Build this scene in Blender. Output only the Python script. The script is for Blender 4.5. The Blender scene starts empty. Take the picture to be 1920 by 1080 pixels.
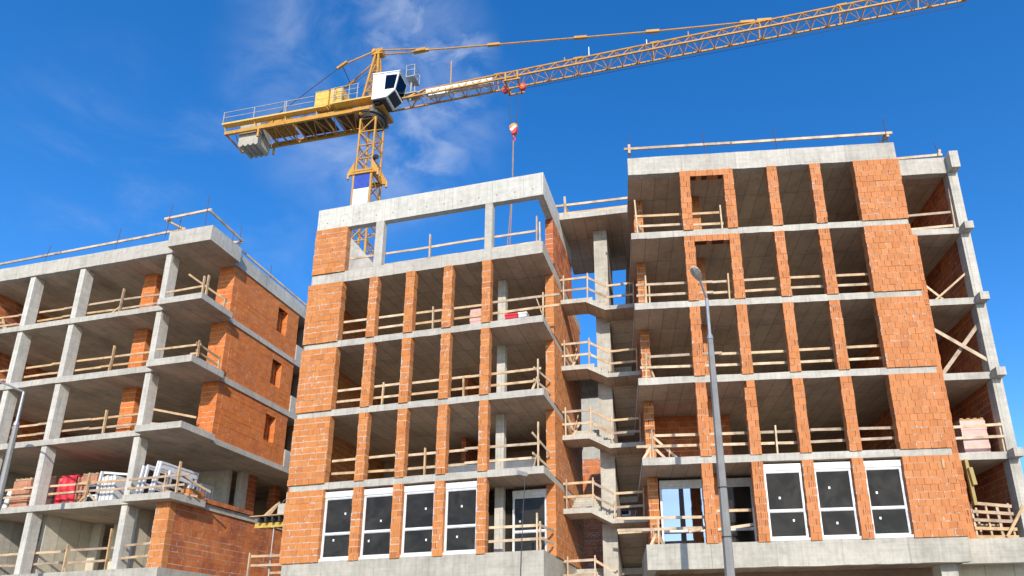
import bpy, math, random
from mathutils import Vector, Matrix
random.seed(11)
sc = bpy.context.scene
COL = sc.collection
RAD = math.radians

# ------------------------------------------------------------------ camera
PITCH, ROLL, FPX = RAD(16.27), RAD(-1.1216), 1222.2
def _axes():
    f = Vector((0, math.cos(PITCH), math.sin(PITCH)))
    r = Vector((1, 0, 0)); u = r.cross(f)
    return r*math.cos(ROLL) + u*math.sin(ROLL), -r*math.sin(ROLL) + u*math.cos(ROLL), f
_r, _u, _f = _axes()
cd = bpy.data.cameras.new('camera')
cam = bpy.data.objects.new('camera', cd); COL.objects.link(cam)
cam.matrix_world = Matrix(((_r.x, _u.x, -_f.x, 0), (_r.y, _u.y, -_f.y, 0), (_r.z, _u.z, -_f.z, 1.6), (0, 0, 0, 1)))
cd.sensor_width = 36.0; cd.lens = FPX/1920*36
cd.shift_x = -(1079.2-960)/1920; cd.shift_y = (863.6-540)/1920
cd.clip_start = 0.1; cd.clip_end = 6000
sc.camera = cam
sc.render.resolution_x, sc.render.resolution_y = 1024, 576
sc.view_settings.view_transform = 'Standard'
sc.view_settings.look = 'None'
sc.view_settings.exposure = 0.75
sc.view_settings.gamma = 1.0

# ------------------------------------------------------------------ sun and sky
SUN = Vector((-0.1401, 0.8820, -0.4499)).normalized()      # the way the light travels
EL = math.asin(-SUN.z); AZ = math.atan2(-SUN.x, -SUN.y)
sd = bpy.data.lights.new('sun', 'SUN'); sd.energy = 3.0; sd.angle = RAD(0.5); sd.color = (1.0, 0.92, 0.80)
so = bpy.data.objects.new('sun', sd); COL.objects.link(so)
so.rotation_euler = SUN.to_track_quat('-Z', 'Y').to_euler(); so.location = (20, -60, 60)

def pixdir(x, y):
    return (_r*((x-1079.2)/FPX) - _u*((y-863.6)/FPX) + _f).normalized()

w = bpy.data.worlds.new('World'); sc.world = w; w.use_nodes = True
nt = w.node_tree; N = nt.nodes; LK = nt.links
for n in list(N): N.remove(n)
out = N.new('ShaderNodeOutputWorld'); bg = N.new('ShaderNodeBackground')
sky = N.new('ShaderNodeTexSky'); sky.sky_type = 'NISHITA'; sky.sun_disc = False
sky.sun_elevation = EL; sky.sun_rotation = AZ
sky.altitude = 100; sky.air_density = 1.0; sky.dust_density = 0.35; sky.ozone_density = 3.0
SKY_STRENGTH = 0.15
bg.inputs['Strength'].default_value = SKY_STRENGTH
hsv = N.new('ShaderNodeHueSaturation'); hsv.inputs['Saturation'].default_value = 1.34; hsv.inputs['Value'].default_value = 1.02; hsv.inputs['Hue'].default_value = 0.507
LK.new(sky.outputs[0], hsv.inputs['Color'])
tc = N.new('ShaderNodeTexCoord')
def vmath(op, a=None, b=None):
    n = N.new('ShaderNodeVectorMath'); n.operation = op
    if a is not None: LK.new(a, n.inputs[0])
    if b is not None: n.inputs[1].default_value = b
    return n
def fmath(op, a, b=None, clamp=False):
    n = N.new('ShaderNodeMath'); n.operation = op; n.use_clamp = clamp
    for i, v in enumerate((a, b)):
        if v is None: continue
        if isinstance(v, (int, float)): n.inputs[i].default_value = v
        else: LK.new(v, n.inputs[i])
    return n.outputs[0]
def mapr(v, a, b, c=0.0, d=1.0, smooth=True):
    n = N.new('ShaderNodeMapRange'); n.interpolation_type = 'SMOOTHSTEP' if smooth else 'LINEAR'
    LK.new(v, n.inputs[0])
    for i, q in enumerate((a, b, c, d)): n.inputs[i+1].default_value = q
    return n.outputs[0]
nrm = vmath('NORMALIZE', tc.outputs['Generated']).outputs[0]
def wisp(center, reach, scale, stretch, lo, hi, gain):
    """thin cirrus round one direction of the sky"""
    d = vmath('DOT_PRODUCT', nrm, center).outputs['Value']
    near = mapr(d, math.cos(RAD(reach)), math.cos(RAD(reach*0.15)))
    mp = N.new('ShaderNodeMapping'); mp.inputs['Scale'].default_value = stretch
    mp.inputs['Rotation'].default_value = (0.3, 0.7, 0.5)
    LK.new(nrm, mp.inputs['Vector'])
    nz = N.new('ShaderNodeTexNoise'); nz.inputs['Scale'].default_value = scale; nz.inputs['Detail'].default_value = 9
    nz.inputs['Roughness'].default_value = 0.58; nz.inputs['Distortion'].default_value = 0.5
    LK.new(mp.outputs[0], nz.inputs['Vector'])
    return fmath('MULTIPLY', fmath('MULTIPLY', near, mapr(nz.outputs[0], lo, hi)), gain)
c1 = wisp(pixdir(700, 180), 11.5, 8.0, (1, 1.3, 1.6), 0.30, 0.84, 0.38)
c2 = wisp(pixdir(800, 110), 6, 17.0, (1, 1.5, 1.2), 0.38, 0.76, 0.42)
c5 = wisp(pixdir(780, 270), 5, 14.0, (1, 1.4, 1.3), 0.36, 0.76, 0.34)
c3 = wisp(pixdir(320, 400), 12, 6.0, (1, 1, 2.2), 0.42, 0.88, 0.20)
c4 = wisp(-pixdir(1000, 900).reflect(Vector((0, 0, 1))), 60, 3.0, (1, 1, 2.5), 0.42, 0.80, 0.40)
cl = fmath('MAXIMUM', fmath('MAXIMUM', fmath('MAXIMUM', c1, c5), c2), fmath('MAXIMUM', c3, c4))
mix = N.new('ShaderNodeMix'); mix.data_type = 'RGBA'
LK.new(cl, mix.inputs['Factor']); LK.new(hsv.outputs[0], mix.inputs['A'])
mix.inputs['B'].default_value = (3.6, 3.8, 4.1, 1)
LK.new(mix.outputs['Result'], bg.inputs['Color']); LK.new(bg.outputs[0], out.inputs[0])

# ------------------------------------------------------------------ materials
def new_mat(name):
    m = bpy.data.materials.new(name); m.use_nodes = True
    nt = m.node_tree
    for n in list(nt.nodes): nt.nodes.remove(n)
    o = nt.nodes.new('ShaderNodeOutputMaterial'); b = nt.nodes.new('ShaderNodeBsdfPrincipled')
    nt.links.new(b.outputs[0], o.inputs[0])
    return m, nt, b
class G:
    """short-hand for node graphs"""
    def __init__(s, nt): s.nt = nt
    def n(s, t, **kw):
        x = s.nt.nodes.new(t)
        for k, v in kw.items(): setattr(x, k, v)
        return x
    def set(s, sock, v):
        if v is None: return
        if isinstance(v, bpy.types.NodeSocket): s.nt.links.new(v, sock)
        elif isinstance(v, (tuple, list)) and sock.type == 'RGBA' and len(v) == 3: sock.default_value = (*v, 1)
        else: sock.default_value = v
    def m(s, op, a, b=None, clamp=False):
        x = s.n('ShaderNodeMath', operation=op, use_clamp=clamp); s.set(x.inputs[0], a)
        if b is not None: s.set(x.inputs[1], b)
        return x.outputs[0]
    def mix(s, f, a, b, t='MIX'):
        x = s.n('ShaderNodeMix', data_type='RGBA', blend_type=t)
        s.set(x.inputs['Factor'], f); s.set(x.inputs['A'], a); s.set(x.inputs['B'], b)
        return x.outputs['Result']
    def obj(s, scale=(1, 1, 1)):
        c = s.n('ShaderNodeTexCoord'); mp = s.n('ShaderNodeMapping'); mp.inputs['Scale'].default_value = scale
        s.nt.links.new(c.outputs['Object'], mp.inputs[0]); return mp.outputs[0]
    def uv(s, scale=(1, 1, 1)):
        c = s.n('ShaderNodeTexCoord'); mp = s.n('ShaderNodeMapping'); mp.inputs['Scale'].default_value = scale
        s.nt.links.new(c.outputs['UV'], mp.inputs[0]); return mp.outputs[0]
    def noise(s, vec, scale, detail=5, rough=0.55, dist=0.0):
        x = s.n('ShaderNodeTexNoise'); s.nt.links.new(vec, x.inputs['Vector'])
        x.inputs['Scale'].default_value = scale; x.inputs['Detail'].default_value = detail
        x.inputs['Roughness'].default_value = rough; x.inputs['Distortion'].default_value = dist
        return x.outputs[0]
    def ramp(s, f, stops):
        x = s.n('ShaderNodeValToRGB'); s.set(x.inputs[0], f)
        e = x.color_ramp.elements
        while len(e) < len(stops): e.new(0.5)
        for i, (p, c) in enumerate(stops): e[i].position = p; e[i].color = (*c, 1)
        return x.outputs[0]
    def rng(s, v, a, b, c=0.0, d=1.0):
        x = s.n('ShaderNodeMapRange'); x.interpolation_type = 'SMOOTHSTEP'
        s.set(x.inputs[0], v)
        for i, q in enumerate((a, b, c, d)): x.inputs[i+1].default_value = q
        return x.outputs[0]
    def attr(s, name='tint'):
        x = s.n('ShaderNodeAttribute', attribute_name=name); sp = s.n('ShaderNodeSeparateColor')
        s.nt.links.new(x.outputs['Color'], sp.inputs[0]); return sp.outputs
    def bump(s, b, h, strength=0.3, dist=0.02):
        x = s.n('ShaderNodeBump'); x.inputs['Strength'].default_value = strength; x.inputs['Distance'].default_value = dist
        s.nt.links.new(h, x.inputs['Height']); s.nt.links.new(x.outputs[0], b.inputs['Normal'])

def brick_mat(name, lo, mid, hi, smear=0.5, stain=None, stain_amt=0.0):
    m, nt, b = new_mat(name); g = G(nt)
    R, Gc, B = g.attr()[:3]
    c = g.ramp(R, [(0.0, lo), (0.5, mid), (1.0, hi)])
    blot = g.noise(g.obj(), 2.2, 5, 0.6)
    c = g.mix(1.0, c, g.ramp(blot, [(0.3, (0.88, 0.87, 0.86)), (0.7, (1.07, 1.07, 1.07))]), 'MULTIPLY')
    rib = g.noise(g.uv((70, 70, 1)), 1.0, 2, 0.5)
    streak = g.noise(g.obj((38, 38, 2.2)), 1.0, 3, 0.6)
    c = g.mix(0.7, c, g.ramp(streak, [(0.3, (0.86, 0.84, 0.82)), (0.7, (1.08, 1.08, 1.08))]), 'MULTIPLY')
    if stain:
        st = g.rng(g.noise(g.obj((1.0, 1.0, 0.55)), 1.1, 6, 0.62), 0.48, 0.62)
        c = g.mix(g.m('MULTIPLY', st, stain_amt), c, stain)
    # mortar smeared over the face
    sm = g.noise(g.obj(), 9.0, 4, 0.6)
    lu = g.n('ShaderNodeTexCoord'); ls = g.n('ShaderNodeSeparateXYZ'); nt.links.new(lu.outputs['UV'], ls.inputs[0])
    edge = g.m('MAXIMUM', g.rng(ls.outputs[0], 0.0, 0.075, 1, 0), g.m('MAXIMUM', g.rng(ls.outputs[1], 0.0, 0.045, 1, 0), g.rng(ls.outputs[1], 0.19, 0.225, 0, 1)))
    f = g.rng(g.m('ADD', g.m('ADD', sm, g.m('MULTIPLY', B, 0.16)), g.m('MULTIPLY', edge, 0.24)), 0.90-0.08*smear, 0.98-0.08*smear)
    c = g.mix(g.m('MULTIPLY', f, 0.8), c, (0.50, 0.46, 0.42))
    # open ribs on the cut ends of hollow blocks
    ux = g.n('ShaderNodeTexCoord'); sx = g.n('ShaderNodeSeparateXYZ'); nt.links.new(ux.outputs['UV'], sx.inputs[0])
    fr = g.m('FRACT', g.m('MULTIPLY', sx.outputs[0], 16.0))
    inside = g.m('MULTIPLY', g.m('GREATER_THAN', sx.outputs[1], 0.035), g.m('LESS_THAN', sx.outputs[1], 0.20))
    sl = g.m('MULTIPLY', g.m('MULTIPLY', g.m('LESS_THAN', fr, 0.26), inside), Gc)
    c = g.mix(g.m('MULTIPLY', sl, 0.8), c, (0.16, 0.04, 0.02))
    nt.links.new(c, b.inputs['Base Color'])
    b.inputs['Roughness'].default_value = 0.88
    h = g.m('ADD', g.m('MULTIPLY', streak, 0.6), g.m('MULTIPLY', sm, 0.6))
    g.bump(b, h, 0.35, 0.01)
    return m

def concrete_mat(name, base, dark=0.72, boards='z', seams=None, holes=False, warm=(1, 1, 1)):
    m, nt, b = new_mat(name); g = G(nt)
    big = g.noise(g.obj(), 0.9, 7, 0.62)
    mid = g.noise(g.obj(), 5.0, 6, 0.6, 0.4)
    c = g.mix(1.0, base, g.ramp(big, [(0.28, (dark, dark, dark*0.98)), (0.52, (0.98, 0.98, 0.98)), (0.75, (1.08, 1.07, 1.05))]), 'MULTIPLY')
    c = g.mix(1.0, c, g.ramp(mid, [(0.3, (0.86, 0.86, 0.86)), (0.6, (1.04, 1.04, 1.04))]), 'MULTIPLY')
    if boards == 'z':       # rain streaks and shutter-board lines on upright faces
        st = g.noise(g.obj((9, 9, 0.5)), 1.0, 4, 0.6)
        c = g.mix(0.8, c, g.ramp(st, [(0.28, (0.82, 0.81, 0.79)), (0.55, (1.03, 1.03, 1.03))]), 'MULTIPLY')
        bl = g.noise(g.obj((0.35, 0.35, 16)), 1.0, 3, 0.6)
        c = g.mix(0.6, c, g.ramp(bl, [(0.3, (0.84, 0.84, 0.84)), (0.6, (1.03, 1.03, 1.03))]), 'MULTIPLY')
    if boards == 'z':
        u3 = g.n('ShaderNodeTexCoord'); q3 = g.n('ShaderNodeSeparateXYZ'); nt.links.new(u3.outputs['UV'], q3.inputs[0])
        pj = g.m('ADD', g.m('DIVIDE', q3.outputs[0], 1.97), g.m('MULTIPLY', g.noise(g.uv(), 2.0, 2), 0.012))
        c = g.mix(g.m('MULTIPLY', g.m('LESS_THAN', g.m('FRACT', pj), 0.011), 0.45), c, (0.17, 0.16, 0.14))
        w3 = g.n('ShaderNodeTexWhiteNoise'); w3.noise_dimensions = '1D'; nt.links.new(g.m('FLOOR', pj), w3.inputs['W'])
        c = g.mix(1.0, c, g.ramp(w3.outputs['Value'], [(0, (0.91, 0.905, 0.90)), (1, (1.05, 1.05, 1.05))]), 'MULTIPLY')
        drip = g.m('MULTIPLY', g.rng(g.noise(g.obj((5.5, 5.5, 0.35)), 1.0, 5, 0.65), 0.56, 0.72), 0.5)
        c = g.mix(drip, c, (0.24, 0.225, 0.20))
    pits = g.noise(g.obj(), 34, 2, 0.5)
    c = g.mix(g.rng(pits, 0.70, 0.76), c, (0.16, 0.15, 0.14))
    rust = g.m('MULTIPLY', g.rng(g.noise(g.obj((2.2, 2.2, 0.5)), 1.0, 5, 0.6), 0.66, 0.78), 0.35)
    c = g.mix(rust, c, (0.42, 0.33, 0.20))
    h = mid
    if seams:
        su, sv = seams
        uvc = g.n('ShaderNodeTexCoord'); s3 = g.n('ShaderNodeSeparateXYZ'); nt.links.new(uvc.outputs['UV'], s3.inputs[0])
        wob = g.m('MULTIPLY', g.m('SUBTRACT', g.noise(g.uv(), 1.3, 2), 0.5), 0.03)
        au = g.m('DIVIDE', g.m('ADD', s3.outputs[0], wob), su); av = g.m('DIVIDE', g.m('ADD', s3.outputs[1], wob), sv)
        lu = g.m('LESS_THAN', g.m('FRACT', au), 0.022/su); lv = g.m('LESS_THAN', g.m('FRACT', av), 0.022/sv)
        line = g.m('MAXIMUM', lu, lv)
        cmb = g.n('ShaderNodeCombineXYZ'); g.set(cmb.inputs[0], g.m('FLOOR', au)); g.set(cmb.inputs[1], g.m('FLOOR', av))
        wn = g.n('ShaderNodeTexWhiteNoise'); nt.links.new(cmb.outputs[0], wn.inputs['Vector'])
        c = g.mix(1.0, c, g.ramp(wn.outputs['Value'], [(0, (0.86, 0.85, 0.84)), (1, (1.08, 1.08, 1.08))]), 'MULTIPLY')
        c = g.mix(g.m('MULTIPLY', line, 0.6), c, (0.10, 0.08, 0.065))
    if holes:
        uvc = g.n('ShaderNodeTexCoord'); s3 = g.n('ShaderNodeSeparateXYZ'); nt.links.new(uvc.outputs['UV'], s3.inputs[0])
        fu = g.m('SUBTRACT', g.m('FRACT', g.m('DIVIDE', s3.outputs[0], 0.72)), 0.5)
        fv = g.m('SUBTRACT', s3.outputs[1], 18.42)
        d = g.m('SQRT', g.m('ADD', g.m('POWER', g.m('MULTIPLY', fu, 0.72), 2), g.m('POWER', fv, 2)))
        c = g.mix(g.m('LESS_THAN', d, 0.026), c, (0.09, 0.085, 0.08))
        seam = g.m('LESS_THAN', g.m('ABSOLUTE', g.m('SUBTRACT', g.m('FRACT', g.m('DIVIDE', s3.outputs[0], 2.88)), 0.75)), 0.0035)
        c = g.mix(g.m('MULTIPLY', seam, 0.5), c, (0.2, 0.2, 0.19))
    nt.links.new(c, b.inputs['Base Color'])
    b.inputs['Roughness'].default_value = 0.9
    g.bump(b, h, 0.25, 0.02)
    return m

def timber_mat(name, a, b_, c_):
    m, nt, b = new_mat(name); g = G(nt)
    oi = g.n('ShaderNodeObjectInfo'); R = g.attr()[0]
    t = g.m('FRACT', g.m('ADD', oi.outputs['Random'], R))
    c = g.ramp(t, [(0.0, a), (0.5, b_), (1.0, c_)])
    gr = g.noise(g.uv((1.2, 26, 1)), 1.0, 4, 0.6)
    c = g.mix(0.8, c, g.ramp(gr, [(0.3, (0.76, 0.73, 0.70)), (0.6, (1.05, 1.05, 1.05))]), 'MULTIPLY')
    dirt = g.noise(g.obj(), 2.6, 4, 0.6)
    c = g.mix(0.9, c, g.ramp(dirt, [(0.33, (0.58, 0.56, 0.54)), (0.58, (1.06, 1.05, 1.04))]), 'MULTIPLY')
    nt.links.new(c, b.inputs['Base Color']); b.inputs['Roughness'].default_value = 0.8
    return m

def paint_mat(name, col, rough=0.5, metal=0.0, grime=0.5, grime_col=(0.10, 0.06, 0.03), scale=4.0):
    m, nt, b = new_mat(name); g = G(nt)
    n1 = g.noise(g.obj(), scale, 6, 0.62); n2 = g.noise(g.obj((1, 1, 0.3)), scale*3.5, 4, 0.6)
    c = g.mix(1.0, col, g.ramp(n1, [(0.3, (0.80, 0.79, 0.77)), (0.65, (1.05, 1.05, 1.05))]), 'MULTIPLY')
    c = g.mix(g.m('MULTIPLY', g.rng(n2, 0.58, 0.72), grime), c, grime_col)
    nt.links.new(c, b.inputs['Base Color']); b.inputs['Roughness'].default_value = rough; b.inputs['Metallic'].default_value = metal
    return m

def glass_mat(name, tint=(0.34, 0.32, 0.30), refl=None):
    m = bpy.data.materials.new(name); m.use_nodes = True; nt = m.node_tree
    for n in list(nt.nodes): nt.nodes.remove(n)
    g = G(nt); o = g.n('ShaderNodeOutputMaterial'); tr = g.n('ShaderNodeBsdfTransparent'); gl = g.n('ShaderNodeBsdfGlossy')
    tr.inputs[0].default_value = (*tint, 1); gl.inputs['Roughness'].default_value = 0.01
    gl.inputs['Color'].default_value = (0.70, 0.82, 1, 1) if refl else (0.8, 0.76, 0.70, 1)
    mx = g.n('ShaderNodeMixShader')
    if refl is None:
        fz = g.n('ShaderNodeFresnel'); fz.inputs[0].default_value = 1.32
        dust = g.noise(g.obj(), 1.7, 6, 0.62, 0.6)
        nt.links.new(fz.outputs[0], mx.inputs[0])
        df = g.n('ShaderNodeBsdfDiffuse'); df.inputs[0].default_value = (0.24, 0.21, 0.17, 1)
        mx2 = g.n('ShaderNodeMixShader'); g.set(mx2.inputs[0], g.rng(dust, 0.35, 0.75, 0.07, 0.17))
        nt.links.new(tr.outputs[0], mx2.inputs[1]); nt.links.new(df.outputs[0], mx2.inputs[2])
        nt.links.new(mx2.outputs[0], mx.inputs[1])
    else:
        mx.inputs[0].default_value = refl; nt.links.new(tr.outputs[0], mx.inputs[1])
    nt.links.new(gl.outputs[0], mx.inputs[2]); nt.links.new(mx.outputs[0], o.inputs[0])
    return m

MT = {}
MT['brick_mid'] = brick_mat('brick_mid', (0.43, 0.145, 0.038), (0.52, 0.190, 0.050), (0.555, 0.225, 0.070), 0.8)
MT['brick_right'] = brick_mat('brick_right', (0.43, 0.150, 0.046), (0.515, 0.192, 0.063), (0.55, 0.222, 0.082), 0.25)
MT['brick_left'] = brick_mat('brick_left', (0.52, 0.140, 0.026), (0.61, 0.175, 0.033), (0.64, 0.200, 0.042), 0.25, (0.38, 0.095, 0.03), 0.25)
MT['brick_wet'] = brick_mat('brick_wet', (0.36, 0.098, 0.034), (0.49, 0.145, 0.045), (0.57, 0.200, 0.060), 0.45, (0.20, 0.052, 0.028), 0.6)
MT['brick_low'] = brick_mat('brick_low', (0.40, 0.110, 0.034), (0.54, 0.162, 0.044), (0.60, 0.21, 0.06), 0.5, (0.24, 0.06, 0.03), 0.5)
MT['mortar'] = concrete_mat('mortar', (0.53, 0.455, 0.385), 0.80, None)
MT['mortar_pale'] = concrete_mat('mortar_pale', (0.42, 0.31, 0.235), 0.8, None)
MT['joint_shade'] = paint_mat('joint_shade', (0.085, 0.034, 0.018), 0.95)  # darkened brick colour, paints the shade inside the dry upright joints
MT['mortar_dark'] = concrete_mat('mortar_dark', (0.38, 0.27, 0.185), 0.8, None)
MT['concrete'] = concrete_mat('concrete', (0.48, 0.45, 0.39), 0.74)
MT['column'] = concrete_mat('column', (0.57, 0.54, 0.48), 0.82)
MT['plinth'] = concrete_mat('plinth', (0.44, 0.41, 0.345), 0.70)
MT['brick_dusty'] = brick_mat('brick_dusty', (0.36, 0.15, 0.085), (0.46, 0.20, 0.115), (0.52, 0.25, 0.16), 0.6)
MT['parapet'] = concrete_mat('parapet', (0.58, 0.56, 0.50), 0.86, holes=True)
MT['soffit'] = concrete_mat('soffit', (0.52, 0.405, 0.295), 0.72, None, seams=(0.5, 1.5))
MT['soffit_wide'] = concrete_mat('soffit_wide', (0.49, 0.385, 0.28), 0.66, None, seams=(0.62, 4.0))
MT['timber'] = timber_mat('timber', (0.56, 0.37, 0.20), (0.66, 0.51, 0.345), (0.40, 0.31, 0.225))
MT['timber_old'] = timber_mat('timber_old', (0.52, 0.32, 0.14), (0.58, 0.41, 0.24), (0.40, 0.29, 0.21))
MT['olive'] = paint_mat('olive', (0.36, 0.27, 0.09), 0.7)
MT['yellow'] = paint_mat('yellow', (0.52, 0.265, 0.042), 0.55, 0.0, 0.8, (0.13, 0.06, 0.025), 2.2)
MT['yellow_box'] = paint_mat('yellow_box', (0.76, 0.47, 0.10), 0.45, 0.0, 0.18)
MT['yellow_beam'] = paint_mat('yellow_beam', (0.52, 0.34, 0.06), 0.6, 0, 0.6)
MT['shade_brown'] = paint_mat('shade_brown', (0.16, 0.085, 0.035), 0.7, 0.0, 0.6)  # dark brown paints the backlit shade under the counter-jib deck
MT['white'] = paint_mat('white', (0.78, 0.78, 0.77), 0.4, 0, 0.12, (0.35, 0.33, 0.3))
MT['white_pvc'] = paint_mat('white_pvc', (0.68, 0.68, 0.69), 0.35, 0, 0.15, (0.45, 0.44, 0.42), 7)
MT['blue'] = paint_mat('blue', (0.035, 0.075, 0.38), 0.45, 0, 0.15, (0.02, 0.03, 0.15))
MT['red'] = paint_mat('red', (0.62, 0.02, 0.045), 0.5, 0, 0.2, (0.3, 0.01, 0.02))
MT['red_paint'] = paint_mat('red_paint', (0.60, 0.06, 0.035), 0.5, 0, 0.2, (0.2, 0.02, 0.02))
MT['pink_wrap'] = paint_mat('pink_wrap', (0.66, 0.42, 0.36), 0.3, 0, 0.4, (0.75, 0.62, 0.58), 3)
MT['steel'] = paint_mat('steel', (0.36, 0.37, 0.38), 0.42, 0.55, 0.25, (0.2, 0.2, 0.2))
MT['galv'] = paint_mat('galv', (0.40, 0.40, 0.395), 0.55, 0.25, 0.35, (0.25, 0.25, 0.25), 2.5)
MT['pole_grey'] = paint_mat('pole_grey', (0.235, 0.23, 0.22), 0.6, 0.15, 0.4, (0.14, 0.14, 0.135), 2.5)
MT['rebar'] = paint_mat('rebar', (0.10, 0.055, 0.04), 0.7, 0.3, 0.4)
MT['cable'] = paint_mat('cable', (0.045, 0.045, 0.05), 0.6, 0.0, 0.0)
MT['rope'] = paint_mat('rope', (0.30, 0.20, 0.15), 0.8, 0.0, 0.3)
MT['dark'] = paint_mat('dark', (0.035, 0.035, 0.038), 0.5, 0.0, 0.2)
MT['plastic'] = paint_mat('plastic', (0.16, 0.175, 0.20), 0.45, 0.0, 0.15)
MT['lens'] = paint_mat('lens', (0.45, 0.45, 0.42), 0.15, 0.0, 0.1)
MT['ballast'] = concrete_mat('ballast', (0.43, 0.405, 0.345), 0.75)
MT['plaster'] = concrete_mat('plaster', (0.58, 0.53, 0.42), 0.9, None, seams=(0.9, 8.0))
MT['glass'] = glass_mat('glass')
MT['glass_mirror'] = glass_mat('glass_mirror', (0.06, 0.06, 0.06), 0.5)
MT['glass_cab'] = glass_mat('glass_cab', (0.16, 0.165, 0.17), 0.07)
MT['bark'] = paint_mat('bark', (0.10, 0.075, 0.055), 0.9)
def ground_mat():
    m, nt, b = new_mat('ground_soil'); g = G(nt)
    c = g.ramp(g.noise(g.obj(), 0.15, 8, 0.65), [(0.3, (0.30, 0.26, 0.20)), (0.7, (0.44, 0.385, 0.30))])
    nt.links.new(c, b.inputs['Base Color']); b.inputs['Roughness'].default_value = 0.95
    return m
MT['ground'] = ground_mat()
MT['asphalt'] = paint_mat('asphalt', (0.06, 0.06, 0.06), 0.9, 0, 0.2, (0.1, 0.1, 0.1), 1.0)
MT['paving'] = concrete_mat('paving', (0.45, 0.43, 0.39), 0.8, None, seams=(0.4, 0.4))

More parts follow.
